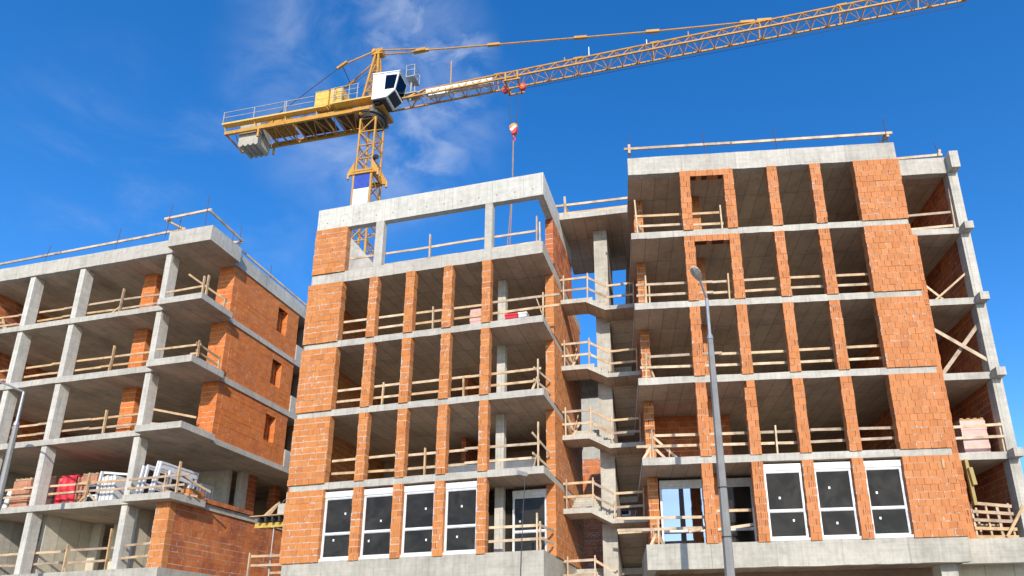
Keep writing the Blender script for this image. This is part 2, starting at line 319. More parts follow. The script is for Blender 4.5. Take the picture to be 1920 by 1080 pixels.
# ------------------------------------------------------------------ mesh builder
class MB:
    def __init__(s): s.v = []; s.f = []; s.mi = []; s.uv = []; s.c = []; s.sm = []
    def face(s, pts, uv, mat=0, c=(0.5, 0, 0), smooth=False):
        k = len(s.v); s.v += [tuple(p) for p in pts]; s.f.append(tuple(range(k, k+len(pts))))
        s.mi.append(mat); s.uv.append(uv); s.c.append(c); s.sm.append(smooth)
    def box(s, x0, x1, y0, y1, z0, z1, mat=0, c=None, soffit=None, local=False):
        if c is None: c = (random.random(), 0, random.random())
        P = lambda x, y, z: (x, y, z)
        ox, oy, oz = (x0, y0, z0) if local else (0, 0, 0)
        def q(pts, a, b, mt):
            o = (ox, oy, oz); s.face(pts, [(p[a]-o[a], p[b]-o[b]) for p in pts], mt, c)
        q([P(x0, y0, z0), P(x1, y0, z0), P(x1, y0, z1), P(x0, y0, z1)], 0, 2, mat)
        q([P(x1, y1, z0), P(x0, y1, z0), P(x0, y1, z1), P(x1, y1, z1)], 0, 2, mat)
        q([P(x0, y1, z0), P(x0, y0, z0), P(x0, y0, z1), P(x0, y1, z1)], 1, 2, mat)
        q([P(x1, y0, z0), P(x1, y1, z0), P(x1, y1, z1), P(x1, y0, z1)], 1, 2, mat)
        q([P(x0, y0, z1), P(x1, y0, z1), P(x1, y1, z1), P(x0, y1, z1)], 0, 1, mat)
        q([P(x0, y1, z0), P(x1, y1, z0), P(x1, y0, z0), P(x0, y0, z0)], 0, 1, mat if soffit is None else soffit)
    def rough(s, x0, x1, y0, y1, z0, z1, mat=0, soffit=None, amp=.013, step=.2):
        """a cast slab whose front arrises wander a little, as real shuttered concrete does"""
        c = (random.random(), 0, random.random()); n = max(2, int((x1-x0)/step)); rb = rt = 0.0; lo = []; hi = []
        for i in range(n+1):
            x = x0+(x1-x0)*i/n; rb = rb*.6+random.uniform(-1, 1)*amp*.7; rt = rt*.7+random.uniform(-1, 1)*amp*.35
            lo.append(Vector((x, y0+random.uniform(0, .004), z0+rb))); hi.append(Vector((x, y0+random.uniform(0, .004), z1+min(rt, amp*.3))))
        B = lambda p, z: Vector((p.x, y1, z)); sm = mat if soffit is None else soffit
        for i in range(n):
            a, b, d, e = lo[i], lo[i+1], hi[i+1], hi[i]
            s.face([a, b, d, e], [(p.x, p.z) for p in (a, b, d, e)], mat, c)
            q = [e, d, B(d, z1), B(e, z1)]; s.face(q, [(p.x, p.y) for p in q], mat, c)
            q = [B(a, z0), B(b, z0), b, a]; s.face(q, [(p.x, p.y) for p in q], sm, c)
            q = [B(b, z0), B(a, z0), B(a, z1), B(b, z1)]; s.face(q, [(p.x, p.z) for p in q], mat, c)
        q = [B(lo[0], z0), lo[0], hi[0], B(hi[0], z1)]; s.face(q, [(p.y, p.z) for p in q], mat, c)
        q = [lo[-1], B(lo[-1], z0), B(hi[-1], z1), hi[-1]]; s.face(q, [(p.y, p.z) for p in q], mat, c)
    def bar(s, p, q, w, h=None, mat=0, c=None, up=None):
        """straight timber or steel section from p to q"""
        if h is None: h = w
        if c is None: c = (random.random(), 0, 0)
        p = Vector(p); q = Vector(q); d = q-p; L = d.length
        if L < 1e-6: return
        d = d/L; up = Vector(up) if up else (Vector((0, 0, 1)) if abs(d.z) < 0.95 else Vector((0, 1, 0)))
        a = d.cross(up).normalized(); b = a.cross(d).normalized()
        a = a*(w/2); b = b*(h/2)
        r = [p-a-b, p+a-b, p+a+b, p-a+b]; t = [x+d*L for x in r]
        for i in range(4):
            j = (i+1) % 4; wd = w if i % 2 == 0 else h
            s.face([r[i], r[j], t[j], t[i]], [(0, 0), (0, wd), (L, wd), (L, 0)], mat, c)
        s.face([r[3], r[2], r[1], r[0]], [(0, 0), (w, 0), (w, h), (0, h)], mat, c)
        s.face(t, [(0, 0), (w, 0), (w, h), (0, h)], mat, c)
    def tube(s, p, q, r0, r1=None, n=8, mat=0, caps=True):
        r1 = r0 if r1 is None else r1
        p = Vector(p); q = Vector(q); d = (q-p); L = d.length
        if L < 1e-6: return
        d = d/L; up = Vector((0, 0, 1)) if abs(d.z) < 0.95 else Vector((1, 0, 0))
        a = d.cross(up).normalized(); b = a.cross(d).normalized()
        A = [p+(a*math.cos(6.28318*i/n)+b*math.sin(6.28318*i/n))*r0 for i in range(n)]
        B = [q+(a*math.cos(6.28318*i/n)+b*math.sin(6.28318*i/n))*r1 for i in range(n)]
        for i in range(n):
            j = (i+1) % n
            s.face([A[j], A[i], B[i], B[j]], [((i+1)/n*r0*6.28, 0), (i/n*r0*6.28, 0), (i/n*r0*6.28, L), ((i+1)/n*r0*6.28, L)], mat, smooth=n > 6)
        if caps:
            s.face(A, [(0, 0)]*n, mat); s.face(B[::-1], [(0, 0)]*n, mat)
    def path(s, pts, r, n=6, mat=0):
        for a, b in zip(pts, pts[1:]): s.tube(a, b, r, r, n, mat)
    def prism(s, poly, axis, lo, hi, mat=0, soffit=None, c=(0.5, 0, 0)):
        """polygon (a,b) pushed along one axis; poly given counter-clockwise seen from -axis"""
        def P(a, b, t): return {'y': (a, t, b), 'x': (t, a, b), 'z': (a, b, t)}[axis]
        n = len(poly)
        A = [P(a, b, lo) for a, b in poly]; B = [P(a, b, hi) for a, b in poly]
        s.face(A, list(poly), mat, c); s.face(B[::-1], list(poly)[::-1], mat, c)
        for i in range(n):
            j = (i+1) % n; L = math.hypot(poly[j][0]-poly[i][0], poly[j][1]-poly[i][1])
            mt = mat
            if soffit is not None and axis == 'y' and poly[j][0] > poly[i][0]+1e-6: mt = soffit
            s.face([A[j], A[i], B[i], B[j]], [(poly[j][0], lo), (poly[i][0], lo), (poly[i][0], hi), (poly[j][0], hi)] if axis == 'y' else [(L, 0), (0, 0), (0, hi-lo), (L, hi-lo)], mt, c)
    def build(s, name, mats, parent=None, base=Vector((0, 0, 0)), bevel=0.0):
        me = bpy.data.meshes.new(name)
        bx, by, bz = base
        me.from_pydata([(x-bx, y-by, z-bz) for x, y, z in s.v], [], s.f)
        mats = list(mats) if isinstance(mats, (list, tuple)) else [mats]
        if len(mats) == 2 and str(mats[0]).startswith('brick'): mats.append('joint_shade')
        for m in mats: me.materials.append(MT[m] if isinstance(m, str) else m)
        me.polygons.foreach_set('material_index', s.mi); me.polygons.foreach_set('use_smooth', s.sm)
        ul = me.uv_layers.new(name='UVMap'); fl = []
        for u in s.uv:
            for a in u: fl += [a[0], a[1]]
        ul.data.foreach_set('uv', fl)
        ca = me.color_attributes.new('tint', 'FLOAT_COLOR', 'CORNER'); fc = []
        for u, c in zip(s.uv, s.c): fc += [c[0], c[1], c[2], 1.0]*len(u)
        ca.data.foreach_set('color', fc)
        me.update()
        o = bpy.data.objects.new(name, me); COL.objects.link(o)
        if parent is not None: o.parent = parent
        return o

class Frame:
    """a building's own axes: u along its street front, w into it, z up"""
    def __init__(s, x, y, yaw): s.o = Vector((x, y, 0)); s.yaw = yaw; s.m = Matrix.Translation(s.o) @ Matrix.Rotation(yaw, 4, 'Z')
    def P(s, u, w, z): return s.m @ Vector((u, w, z))
YM, YR = RAD(-12.08), RAD(-3.27)
FM = Frame(-1.0649, 20.7327, YM); FR = Frame(2.1380, 20.0865, YR); FL = Frame(-15.1732, 23.6513, YM)
_t = FM.P(0.05, 2.6, 0); FT = Frame(_t.x, _t.y, RAD(-8.5))
FK = Frame(-13.3817, 35.5659, RAD(-10.5))
FW = Frame(0, 0, 0)

def tag(o, label, cat, group=None):
    o['label'] = label; o['category'] = cat
    if group: o['group'] = group
class Thing:
    def __init__(s, name, label, cat, fr, base=(0, 0, 0), group=None):
        s.base = Vector(base); s.e = bpy.data.objects.new(name, None); COL.objects.link(s.e)
        s.e.empty_display_size = 0.3
        s.e.location = fr.P(*base); s.e.rotation_euler = (0, 0, fr.yaw); tag(s.e, label, cat, group)
    def part(s, name, mb, mats, parent=None):
        return mb.build(name, mats, parent if parent is not None else s.e, s.base)
def solo(name, label, cat, fr, base, mb, mats, group=None):
    o = mb.build(name, mats, None, Vector(base)); o.location = fr.P(*base); o.rotation_euler = (0, 0, fr.yaw)
    tag(o, label, cat, group); return o
def structure(name, mb, mats):
    o = mb.build(name, mats); o['kind'] = 'structure'; return o

# ------------------------------------------------------------------ brickwork: every block its own little box round a core painted dark as joint shade
def bricks(mb, u0, u1, w0, w1, z0, z1, run='u', L=0.25, slots=0.0, course=0.234, bed=(0.003, 0.0085)):
    """mat 0 = brick, mat 1 = mortar"""
    e = 0.024
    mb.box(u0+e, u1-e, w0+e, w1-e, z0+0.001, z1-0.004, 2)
    n = max(1, round((z1-z0)/course)); h = (z1-z0)/n
    for i in range(1, n):       # the bed joints; the upright joints are left dry, as a dark gap
        q = bed[0]+random.choice((-.002, 0, .001, .004, .010))
        mb.box(u0+q, u1-q, w0+q, w1-q, z0+i*h-bed[1]-.003, z0+i*h+bed[1]+.003, 1)
    a0, a1 = (u0, u1) if run == 'u' else (w0, w1)
    for i in range(n):
        zb = z0+i*h+bed[1]*random.uniform(.75, 1.15); zt = z0+(i+1)*h-bed[1]*random.uniform(.75, 1.15)
        if i == 0: zb = z0+0.002
        cuts = [a0]; x = a0+(L if i % 2 == 0 else L*0.5)+random.uniform(-0.03, 0.03)
        while x < a1-0.07: cuts.append(x); x += L+random.uniform(-0.012, 0.012)
        cuts.append(a1)
        for a, b in zip(cuts, cuts[1:]):
            j0, j1 = random.uniform(-0.006, 0.006), random.uniform(-0.006, 0.006)
            ea = random.uniform(-0.012, 0.012) if a == a0 else 0.0052
            eb = random.uniform(-0.012, 0.012) if b == a1 else 0.0052
            rz = random.uniform(-0.003, 0.003)
            c = (min(1, max(0, random.gauss(0.5, 0.17))), 1.0 if random.random() < slots else 0.0, random.random())
            if run == 'u': mb.box(a+ea, b-eb, w0+j0, w1+j1, zb+rz, zt+rz, 0, c, local=True)
            else: mb.box(u0+j0, u1+j1, a+ea, b-eb, zb+rz, zt+rz, 0, c, local=True)
def bm(u0, u1, w0, w1, z0, z1, **k):
    mb = MB(); bricks(mb, u0, u1, w0, w1, z0, z1, **k); return mb
def cbox(*a, **k):
    mb = MB(); mb.box(*a, **k); return mb

def window(T, u0, u1, w, z0, z1, box_h=0.215, split=0.40, glass='glass', stickers=2, frame_mat='white_pvc', deep=0.09):
    """roller-shutter box over a white frame with two panes, one above the other"""
    f = MB(); t = 0.052; zs = z1-box_h; zm = z0+(zs-z0)*split
    f.box(u0, u0+t, w, w+deep, z0, zs); f.box(u1-t, u1, w, w+deep, z0, zs)
    f.box(u0+t, u1-t, w+.002, w+deep, zs-t, zs-.001); f.box(u0+t, u1-t, w+.002, w+deep, z0, z0+t*.8)
    f.box(u0+t, u1-t, w-.004, w+deep, zm-.03, zm+.03)
    for a, b in ((z0+t*.8, zm-.03), (zm+.03, zs-t)):       # sash frames
        f.box(u0+t, u0+t+.021, w+.015, w+deep-.01, a, b); f.box(u1-t-.021, u1-t, w+.015, w+deep-.01, a, b)
        f.box(u0+t+.021, u1-t-.021, w+.017, w+deep-.01, b-.021, b); f.box(u0+t+.021, u1-t-.021, w+.017, w+deep-.01, a, a+.021)
    win = T.part('window', f, frame_mat)
    s = MB(); s.box(u0-.005, u1+.005, w-.02, w+.16, zs+.004, z1); s.box(u0+.02, u1-.02, w-.026, w-.018, zs+.02, zs+.028)
    T.part('shutter_box', s, frame_mat, win)
    for a, b in ((z0+t*.8+.021, zm-.051), (zm+.051, zs-t-.021)):
        T.part('pane', cbox(u0+t+.021, u1-t-.021, w+.04, w+.052, a, b), glass, win)
    for k in range(stickers):
        su = random.uniform(u0+.22, u1-.32); szz = [zs-t-.045-random.uniform(.5, .9), zm-.13-random.uniform(.1, .45)][k % 2]
        T.part('sticker', cbox(su, su+.058, w+.034, w+.0385, szz, szz+.075), 'white', win)
    return win

def rail_thing(label, fr, base, rails, posts, extra=(), name='guard_rail', mat='timber', group='timber guard rails on the floors', board=(0.030, 0.090)):
    """rails: (p, q); posts: (p, q); both in frame coordinates"""
    T = Thing(name, label, 'guard rail', fr, base, group)
    for p, q in rails:
        mb = MB(); mb.bar(p, q, board[0], board[1]); T.part('rail', mb, mat)
    for p, q in posts:
        mb = MB(); mb.bar(p, q, 0.085, 0.05, up=(1, 0, 0)); T.part('post', mb, mat)
    for p, q in extra:
        mb = MB(); mb.bar(p, q, 0.03, 0.085); T.part('brace', mb, mat)
    return T
def run(u0, u1, w, z, n=1, dz=0.03):
    """a line of boards, overlapping a little where two meet"""
    out = []; L = (u1-u0)/n
    for i in range(n):
        a = u0+i*L-(0.1 if i else 0); b = u0+(i+1)*L; ww = w+(0.035 if i % 2 else 0)
        out.append(((a, ww, z+random.uniform(-dz, dz)), (b, ww, z+random.uniform(-dz, dz))))
    return out

# ------------------------------------------------------------------ ground
g_ = MB(); g_.face([(-2500, -2500, 0), (2500, -2500, 0), (2500, 2500, 0), (-2500, 2500, 0)], [(0, 0), (1, 0), (1, 1), (0, 1)])
structure('ground', g_, 'ground')
rd = MB()
_a, _b = Vector((0.9779, -0.2093)), Vector((0.2093, 0.9779))
def strip(mb, w0, w1, z, th):
    o = FM.o.to_2d(); P = [o+_a*-90+_b*w0, o+_a*90+_b*w0, o+_a*90+_b*w1, o+_a*-90+_b*w1]
    lo = [(p.x, p.y, z-th) for p in P]; hi = [(p.x, p.y, z) for p in P]
    mb.face(hi, [(p.x, p.y) for p in P])
    for i in range(4):
        j = (i+1) % 4; mb.face([lo[i], lo[j], hi[j], hi[i]], [(0, 0), (180, 0), (180, th), (0, th)])
strip(rd, -27, -9, 0.006, 0.005); structure('road', rd, 'asphalt')
pv = MB(); strip(pv, -8.99, -4.8, 0.13, 0.13); structure('pavement', pv, 'paving')

# ================================================================== MIDDLE BLOCK
FLM = [4.71, 7.50, 10.27, 13.06, 16.08]; BTM = [3.83, 7.25, 10.02, 12.80, 15.60]
T = Thing('unfinished_building', 'unfinished middle block, brick piers between grey slabs, open concrete frame on top', 'building', FM, group='unfinished apartment blocks')
SL = ['concrete', 'soffit']
for k in range(5):
    mb = MB()
    if k == 0:
        mb.box(-9.42, 0, 0, 0.3, BTM[0], FLM[0]); mb.box(-0.3, 0.003, 0.302, 6.5, BTM[0]+.002, FLM[0]-.002); mb.box(-9.41, -0.31, 0.302, 6.6, 4.42, 4.705, soffit=1)
        T.part('plinth_beam', mb, ['plinth', 'soffit'])
    else:
        mb.rough(-9.44, 0.02, 0, 6.6, BTM[k], FLM[k], soffit=1)
        T.part('floor_slab', mb, SL)
PIER = [(-6.87, -6.52), (-5.35, -5.00), (-3.82, -3.47), (-2.29, -1.96)]
for k in range(4):
    z0, z1 = FLM[k]-0.03, BTM[k+1]-0.004
    for a, b in PIER:
        T.part('brick_pier', bm(a, b, -0.05, 0.22, z0, z1, slots=0.12), ['brick_mid', 'mortar'])
    T.part('brick_wall', bm(-9.50, -8.03, -0.06, 0.24, z0, z1, L=0.28), ['brick_mid', 'mortar'])
    T.part('brick_wall', bm(-9.42, -9.14, 0.25, 6.5, FLM[k]+.002, z1, run='w'), ['brick_mid', 'mortar'])
    T.part('brick_wall', bm(-0.29, 0.045, 1.48, 6.28, FLM[k]+.002, z1, run='w'), ['brick_mid', 'mortar'])
    T.part('column', cbox(-2.17, -1.86, 1.40, 1.68, FLM[k]+.002, BTM[k+1]-.002), 'column')
    T.part('column', cbox(-6.0, -5.7, 4.6, 4.9, FLM[k]+.002, BTM[k+1]-.002), 'column')
    T.part('rear_wall', cbox(-9.1, -0.31, 6.0, 6.2, FLM[k]+.002, BTM[k+1]-.002), 'mortar_dark')
    if k in (1, 2): T.part('partition_wall', bm(-4.4, -4.2, 3.6, 5.98, FLM[k]+.002, BTM[k+1]-.002, run='w'), ['brick_wet', 'mortar'])
# storey 2 a pale low wall stands behind the piers
T.part('low_wall', cbox(-5.0, -1.2, 3.3, 3.45, FLM[1]+.002, FLM[1]+1.25), 'white')
# top storey: open frame
T.part('brick_wall', bm(-9.43, -8.02, -0.055, 0.23, FLM[4]-.03, 18.10, L=0.28), ['brick_mid', 'mortar'])
T.part('brick_wall', bm(-0.28, 0.045, 1.48, 4.8, FLM[4]+.002, 18.10, run='w'), ['brick_wet', 'mortar'])
mb = MB(); mb.rough(-9.44, 0.045, 0, 0.24, 18.105, 19.10, amp=.006); mb.box(-0.235, 0.043, 0.242, 4.8, 18.107, 19.098)
T.part('parapet_beam', mb, ['parapet'])
T.part('frame_post', cbox(-6.81, -6.47, 0.004, 0.25, FLM[4]+.002, 18.103), 'concrete')
T.part('frame_post', cbox(-2.25, -1.95, 0.004, 0.25, FLM[4]+.002, 18.103), 'concrete')
mb = MB(); mb.prism([(-9.9, 16.1), (-7.7, 16.1), (-8.5, 18.25), (-9.9, 20.0)], 'y', 3.0, 3.2)
# stair flank wall seen through the left opening
T.part('stair_flank_wall', mb, ['concrete'])
# windows of the lowest storey
for a, b in ((-8.03, -6.87), (-6.52, -5.35), (-5.00, -3.82), (-3.47, -2.29)):
    window(T, a+.012, b-.012, 0.10, 4.80, 7.17)
    T.part('window_sill', cbox(a+.005, b-.005, 0.02, 0.2, 4.715, 4.79), 'white')
window(T, -1.55, -0.31, 1.55, 4.78, 7.10, stickers=2)
T.part('window_sill', cbox(-2.9, -1.62, 1.75, 1.95, 4.72, 7.2), 'glass')
MIDDLE = T

# ================================================================== RIGHT BLOCK
FLR = [4.71, 7.50, 10.28, 13.07, 15.88]; BTR = [3.93, 7.255, 10.035, 12.825, 15.635]
T = Thing('unfinished_building', 'unfinished right block, pale orange brick piers and a recessed corner bay', 'building', FR, group='unfinished apartment blocks')
for k in range(5):
    mb = MB(); zt, zb = FLR[k], BTR[k]
    if k == 0:
        mb.rough(0, 9.64, 0, 0.3, zb, zt); mb.box(9.642, 12.6, 0.58, 0.9, zb+.01, zt-.01); mb.box(0, 0.3, .302, 4, zb+.002, zt-.002)
        mb.box(0.305, 12.5, .92, 11, 4.44, 4.70, soffit=1); mb.box(.305, 9.58, .303, .918, 4.442, 4.701, soffit=1)
        T.part('plinth_beam', mb, ['plinth', 'soffit'])
    else:
        mb.rough(0, 9.64, 0, 0.70, zb, zt, soffit=1); mb.box(0.001, 12.0, 0.702, 11, zb+.001, zt-.001, soffit=1)
        T.part('floor_slab', mb, SL)
        st = MB(); st.box(11.74, 12.04, 0.38, 0.698, zb-.01, zt+.03); T.part('beam_end', st, 'concrete')
mb = MB(); mb.rough(0, 9.64, 0, 0.26, 18.37, 19.10, amp=.018); mb.box(0.002, 9.598, .262, .70, 18.372, 18.66, soffit=1); T.part('parapet_beam', mb, SL)
mb = MB(); mb.rough(9.642, 11.73, 0.70, 0.95, 18.22, 18.90); mb.box(0.01, 12.0, .952, 11, 18.374, 18.65, soffit=1); mb.box(0.01, 9.5, .702, .951, 18.375, 18.652, soffit=1); T.part('roof_slab', mb, SL)
st = MB(); st.box(11.74, 12.05, 0.40, 0.95, 18.22, 18.92); T.part('beam_end', st, 'concrete')
BR = ['brick_right', 'mortar_pale']
TOPR = BTR[1:] + [18.37]
for k in range(5):
    z0, z1 = FLR[k]-.02, TOPR[k]-.004
    if k >= 3:
        # door-like brick surround with a lintel
        T.part('brick_pier', bm(1.86, 2.22, -.04, .22, z0, z1, slots=.13, bed=(.004, .006), L=.235), BR)
        T.part('brick_pier', bm(3.43, 3.79, -.04, .22, z0, z1, slots=.13, bed=(.004, .006), L=.235), BR)
        lint = MB(); bricks(lint, 2.225, 3.425, -.036, .215, z1-.25, z1, course=.25, L=.2, bed=(.004, .006))
        T.part('brick_lintel', lint, BR)
    else:
        T.part('brick_pier', bm(1.86, 2.21, -.04, .22, z0, z1, slots=.10, bed=(.004, .006), L=.235), BR)
        if k == 1:
            # the pier steps back at its head
            mb = MB(); bricks(mb, 3.44, 3.80, -.04, .22, z0, z1-.26, slots=.10, bed=(.004, .006)); bricks(mb, 3.52, 3.78, -.035, .215, z1-.258, z1, course=.25); T.part('brick_pier', mb, BR)
        else: T.part('brick_pier', bm(3.43, 3.79, -.04, .22, z0, z1, slots=.55 if k == 0 else .12, bed=(.004, .006), L=.235), BR)
    T.part('brick_pier', bm(5.0, 5.35, -.04, .22, z0, z1, slots=.13, bed=(.004, .006), L=.235), BR)
    T.part('brick_pier', bm(6.53, 6.90, -.04, .22, z0, z1, slots=.13, bed=(.004, .006), L=.235), BR)
    T.part('brick_wall', bm(8.08, 9.66, -.045, .24, z0, z1, bed=(.004, .006), L=.235), BR)
    zz0, zz1 = FLR[k]+.002, TOPR[k]-.004
    if k < 4:
        T.part('brick_wall', bm(9.55, 10.16 if k else 10.2, .62, .90, BTR[k+1]-2.80 if k else 4.70, zz1+.0, slots=.5, bed=(.004, .006), L=.235), BR)
    T.part('brick_wall', bm(9.35, 9.65, .26, .615, zz0, zz1, run='w', bed=(.004, .006), L=.235), BR)
    T.part('brick_pier', bm(0.22, 0.56, 1.50, 1.78, zz0, zz1, slots=.75), ['brick_mid', 'mortar'])
    T.part('brick_pier', bm(2.45, 2.75, 1.40, 1.68, zz0, zz1, bed=(.004, .006), L=.235), BR)
    T.part('brick_wall', bm(0.24, 0.54, 1.79, 8, zz0, zz1, run='w'), ['brick_wet', 'mortar'])
    T.part('rear_wall', cbox(0.55, 11.7, 7.2, 7.4, zz0, zz1), 'mortar_dark')
    T.part('column', cbox(11.73, 12.06, .70, 1.05, zz0, zz1), 'concrete')
    T.part('brick_wall', bm(11.80, 12.06, 1.06, 8, zz0, zz1, run='w'), ['brick_wet', 'mortar'])
    T.part('partition_wall', bm(9.36, 9.64, .62, 7.1, zz0, zz1, run='w'), ['brick_wet', 'mortar'])
    if k == 1: T.part('partition_wall', bm(.56, 3.5, 3.2, 3.4, zz0, zz1), ['brick_wet', 'mortar'])
for a, b in ((3.79, 5.0), (5.35, 6.53), (6.90, 8.08)):
    window(T, a+.012, b-.012, 0.10, 4.80, 7.17)
    T.part('window_sill', cbox(a+.005, b-.005, 0.0, 0.2, 4.715, 4.79), 'white')
window(T, 0.62, 2.30, 1.62, 4.74, 7.14, split=.30, glass='glass_mirror', stickers=0)
window(T, 2.80, 3.75, 1.62, 4.74, 7.14, split=.30, glass='glass', stickers=0)
T.part('wall_column', cbox(8.9, 9.4, .45, 1.0, 0, 3.925), 'concrete')
T.part('rear_wall', cbox(0.4, 14.0, 6.2, 6.4, 0, 4.43), 'mortar_dark')
T.part('partition_wall', cbox(9.6, 12.6, 1.6, 1.8, 0, 4.43), 'plaster')
RIGHT = T

# ================================================================== LEFT BLOCK
FLL = [4.80, 7.61, 10.41, 13.22, 16.00]; BTL = [4.2, 7.37, 10.165, 12.945, 15.755]; TOPL = BTL[1:]+[18.53]
T = Thing('unfinished_building', 'unfinished block at the left with slim concrete columns, open floors and a projecting corner balcony', 'building', FL, group='unfinished apartment blocks')
SW = ['concrete', 'soffit_wide']
for k in range(5):
    zt, zb = FLL[k], BTL[k]; mb = MB()
    if k == 0:
        mb.box(-16.5, -0.01, -0.02, .5, 3.6, zt); mb.box(-.4, -0.012, .502, 9, 3.602, zt-.002); mb.box(-16.5, -.41, .503, 12, 4.52, zt-.003, soffit=1)
        T.part('plinth_beam', mb, ['plinth', 'soffit'])
    else:
        ue = -0.30
        mb.rough(-16.5, -2.152, .43, 1.768, zb, zt, soffit=1); mb.box(-16.5, ue, 1.77, 12, zb+.001, zt-.001, soffit=1)
        T.part('floor_slab', mb, SW)
        bl = MB(); bl.box(-2.15, 0, 0, 1.768, zb-.012, zt+.012, soffit=1); T.part('balcony_slab', bl, SW)
mb = MB(); mb.rough(-16.5, -2.152, .43, .68, 18.53, 19.2, amp=.015); mb.box(-16.5, -2.153, .682, 1.768, 18.535, 18.8, soffit=1)
mb.box(-.56, -.30, 1.772, 8, 18.53, 19.2); mb.box(-16.5, -.562, 1.773, 12, 18.536, 18.8, soffit=1); T.part('parapet_beam', mb, SW)
bl = MB(); bl.box(-2.15, 0, 0, 1.77, 18.52, 19.23, soffit=1); T.part('balcony_slab', bl, SW)
CL = [(-2.65, -2.38), (-7.20, -6.93), (-9.97, -9.70), (-14.4, -14.13)]
for k in range(5):
    z0, z1 = FLL[k]+.002, TOPL[k]-.003
    for a, b in CL: T.part('column', cbox(a, b, .50, .93, z0, z1), 'column')
    if k >= 2:
        T.part('brick_pier', bm(-4.90, -4.20, 1.64, 1.92, z0, z1), ['brick_left', 'mortar'])
        T.part('brick_wall', bm(-1.19, -.37, 1.97, 2.25, z0, z1), ['brick_left', 'mortar'])
        zs, zl = FLL[k]+.90, FLL[k]+2.16
        mb = MB(); kw = dict(run='w', L=.25)
        bricks(mb, -.66, -.36, 2.252, 5.05, z0, z1, **kw); bricks(mb, -.66, -.36, 5.75, 6.60, z0, z1, **kw)
        bricks(mb, -.66, -.36, 5.052, 5.748, z0, zs, **kw); bricks(mb, -.66, -.36, 5.052, 5.748, zl, z1, **kw)
        T.part('brick_wall', mb, ['brick_left', 'mortar_dark'])
        T.part('brick_pier', bm(-.95, -.68, 5.62, 5.9, z0, z1), ['brick_left', 'mortar'])
        T.part('gap_upstand', cbox(-.42, -.30, 6.62, 9, FLL[k], FLL[k]+.85), 'concrete')
        T.part('partition_wall', bm(-13.05, -12.8, 1.2, 7.9, z0, z1, run='w'), ['brick_wet', 'mortar'])
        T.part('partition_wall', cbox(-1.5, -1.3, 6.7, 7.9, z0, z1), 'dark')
    rw = 11.6 if k == 1 else 7.9
    T.part('rear_wall', cbox(-16.4, -.7, rw, rw+.2, z0, z1), 'mortar_dark')
# storey 1: low brick course along the edge, concrete partitions inside
z0, z1 = FLL[1]+.002, TOPL[1]-.003
T.part('low_brick_wall', bm(-.40, -.20, 2.05, 4.8, z0+.01, z0+.2, run='w'), ['brick_wet', 'mortar'])
T.part('partition_wall', cbox(-4.9, -2.42, 5.6, 5.8, z0, z1), 'concrete')
T.part('column', cbox(-2.44, -2.16, 6.15, 6.6, z0, z1), 'column')
T.part('brick_pier', bm(-2.45, -2.15, 6.62, 7.2, z0, z1, run='w'), ['brick_wet', 'mortar'])
T.part('partition_wall', cbox(-12.6, -12.4, 1.2, 7.8, z0, z1), 'concrete')
T.part('brick_pier', bm(-2.75, -2.35, 8.9, 9.3, z0, z1), ['brick_wet', 'mortar'])
T.part('brick_wall', bm(-.66, -.36, 7.6, 11.5, z0, z1, run='w'), ['brick_wet', 'mortar'])  # added to shut out the side sun and keep this storey dark inside
# storey 0
z0, z1 = FLL[0]+.002, TOPL[0]-.003
T.part('brick_wall', bm(-1.0, -.36, .45, .73, z0, z1), ['brick_mid', 'mortar'])
T.part('brick_wall', bm(-.66, -.36, .735, 8.2, z0, z1, run='w'), ['brick_low', 'mortar'])
T.part('partition_wall', cbox(-7.2, -7.0, 1.2, 3.3, z0, z1), 'plaster')
T.part('partition_wall', cbox(-6.98, -6.5, 3.22, 3.4, z0, z1), 'plaster')
T.part('partition_wall', cbox(-6.1, -2.5, 3.45, 3.65, z0, z1), 'plaster')
T.part('partition_wall', cbox(-2.75, -2.55, 1.2, 3.4, z0, z1), 'plaster')
T.part('partition_wall', cbox(-9.85, -9.65, 1.2, 6, z0, z1), 'concrete')
T.part('brick_pier', bm(-7.75, -7.3, 1.3, 1.6, z0, z0+1.5), ['brick_left', 'mortar'])
LEFT = T

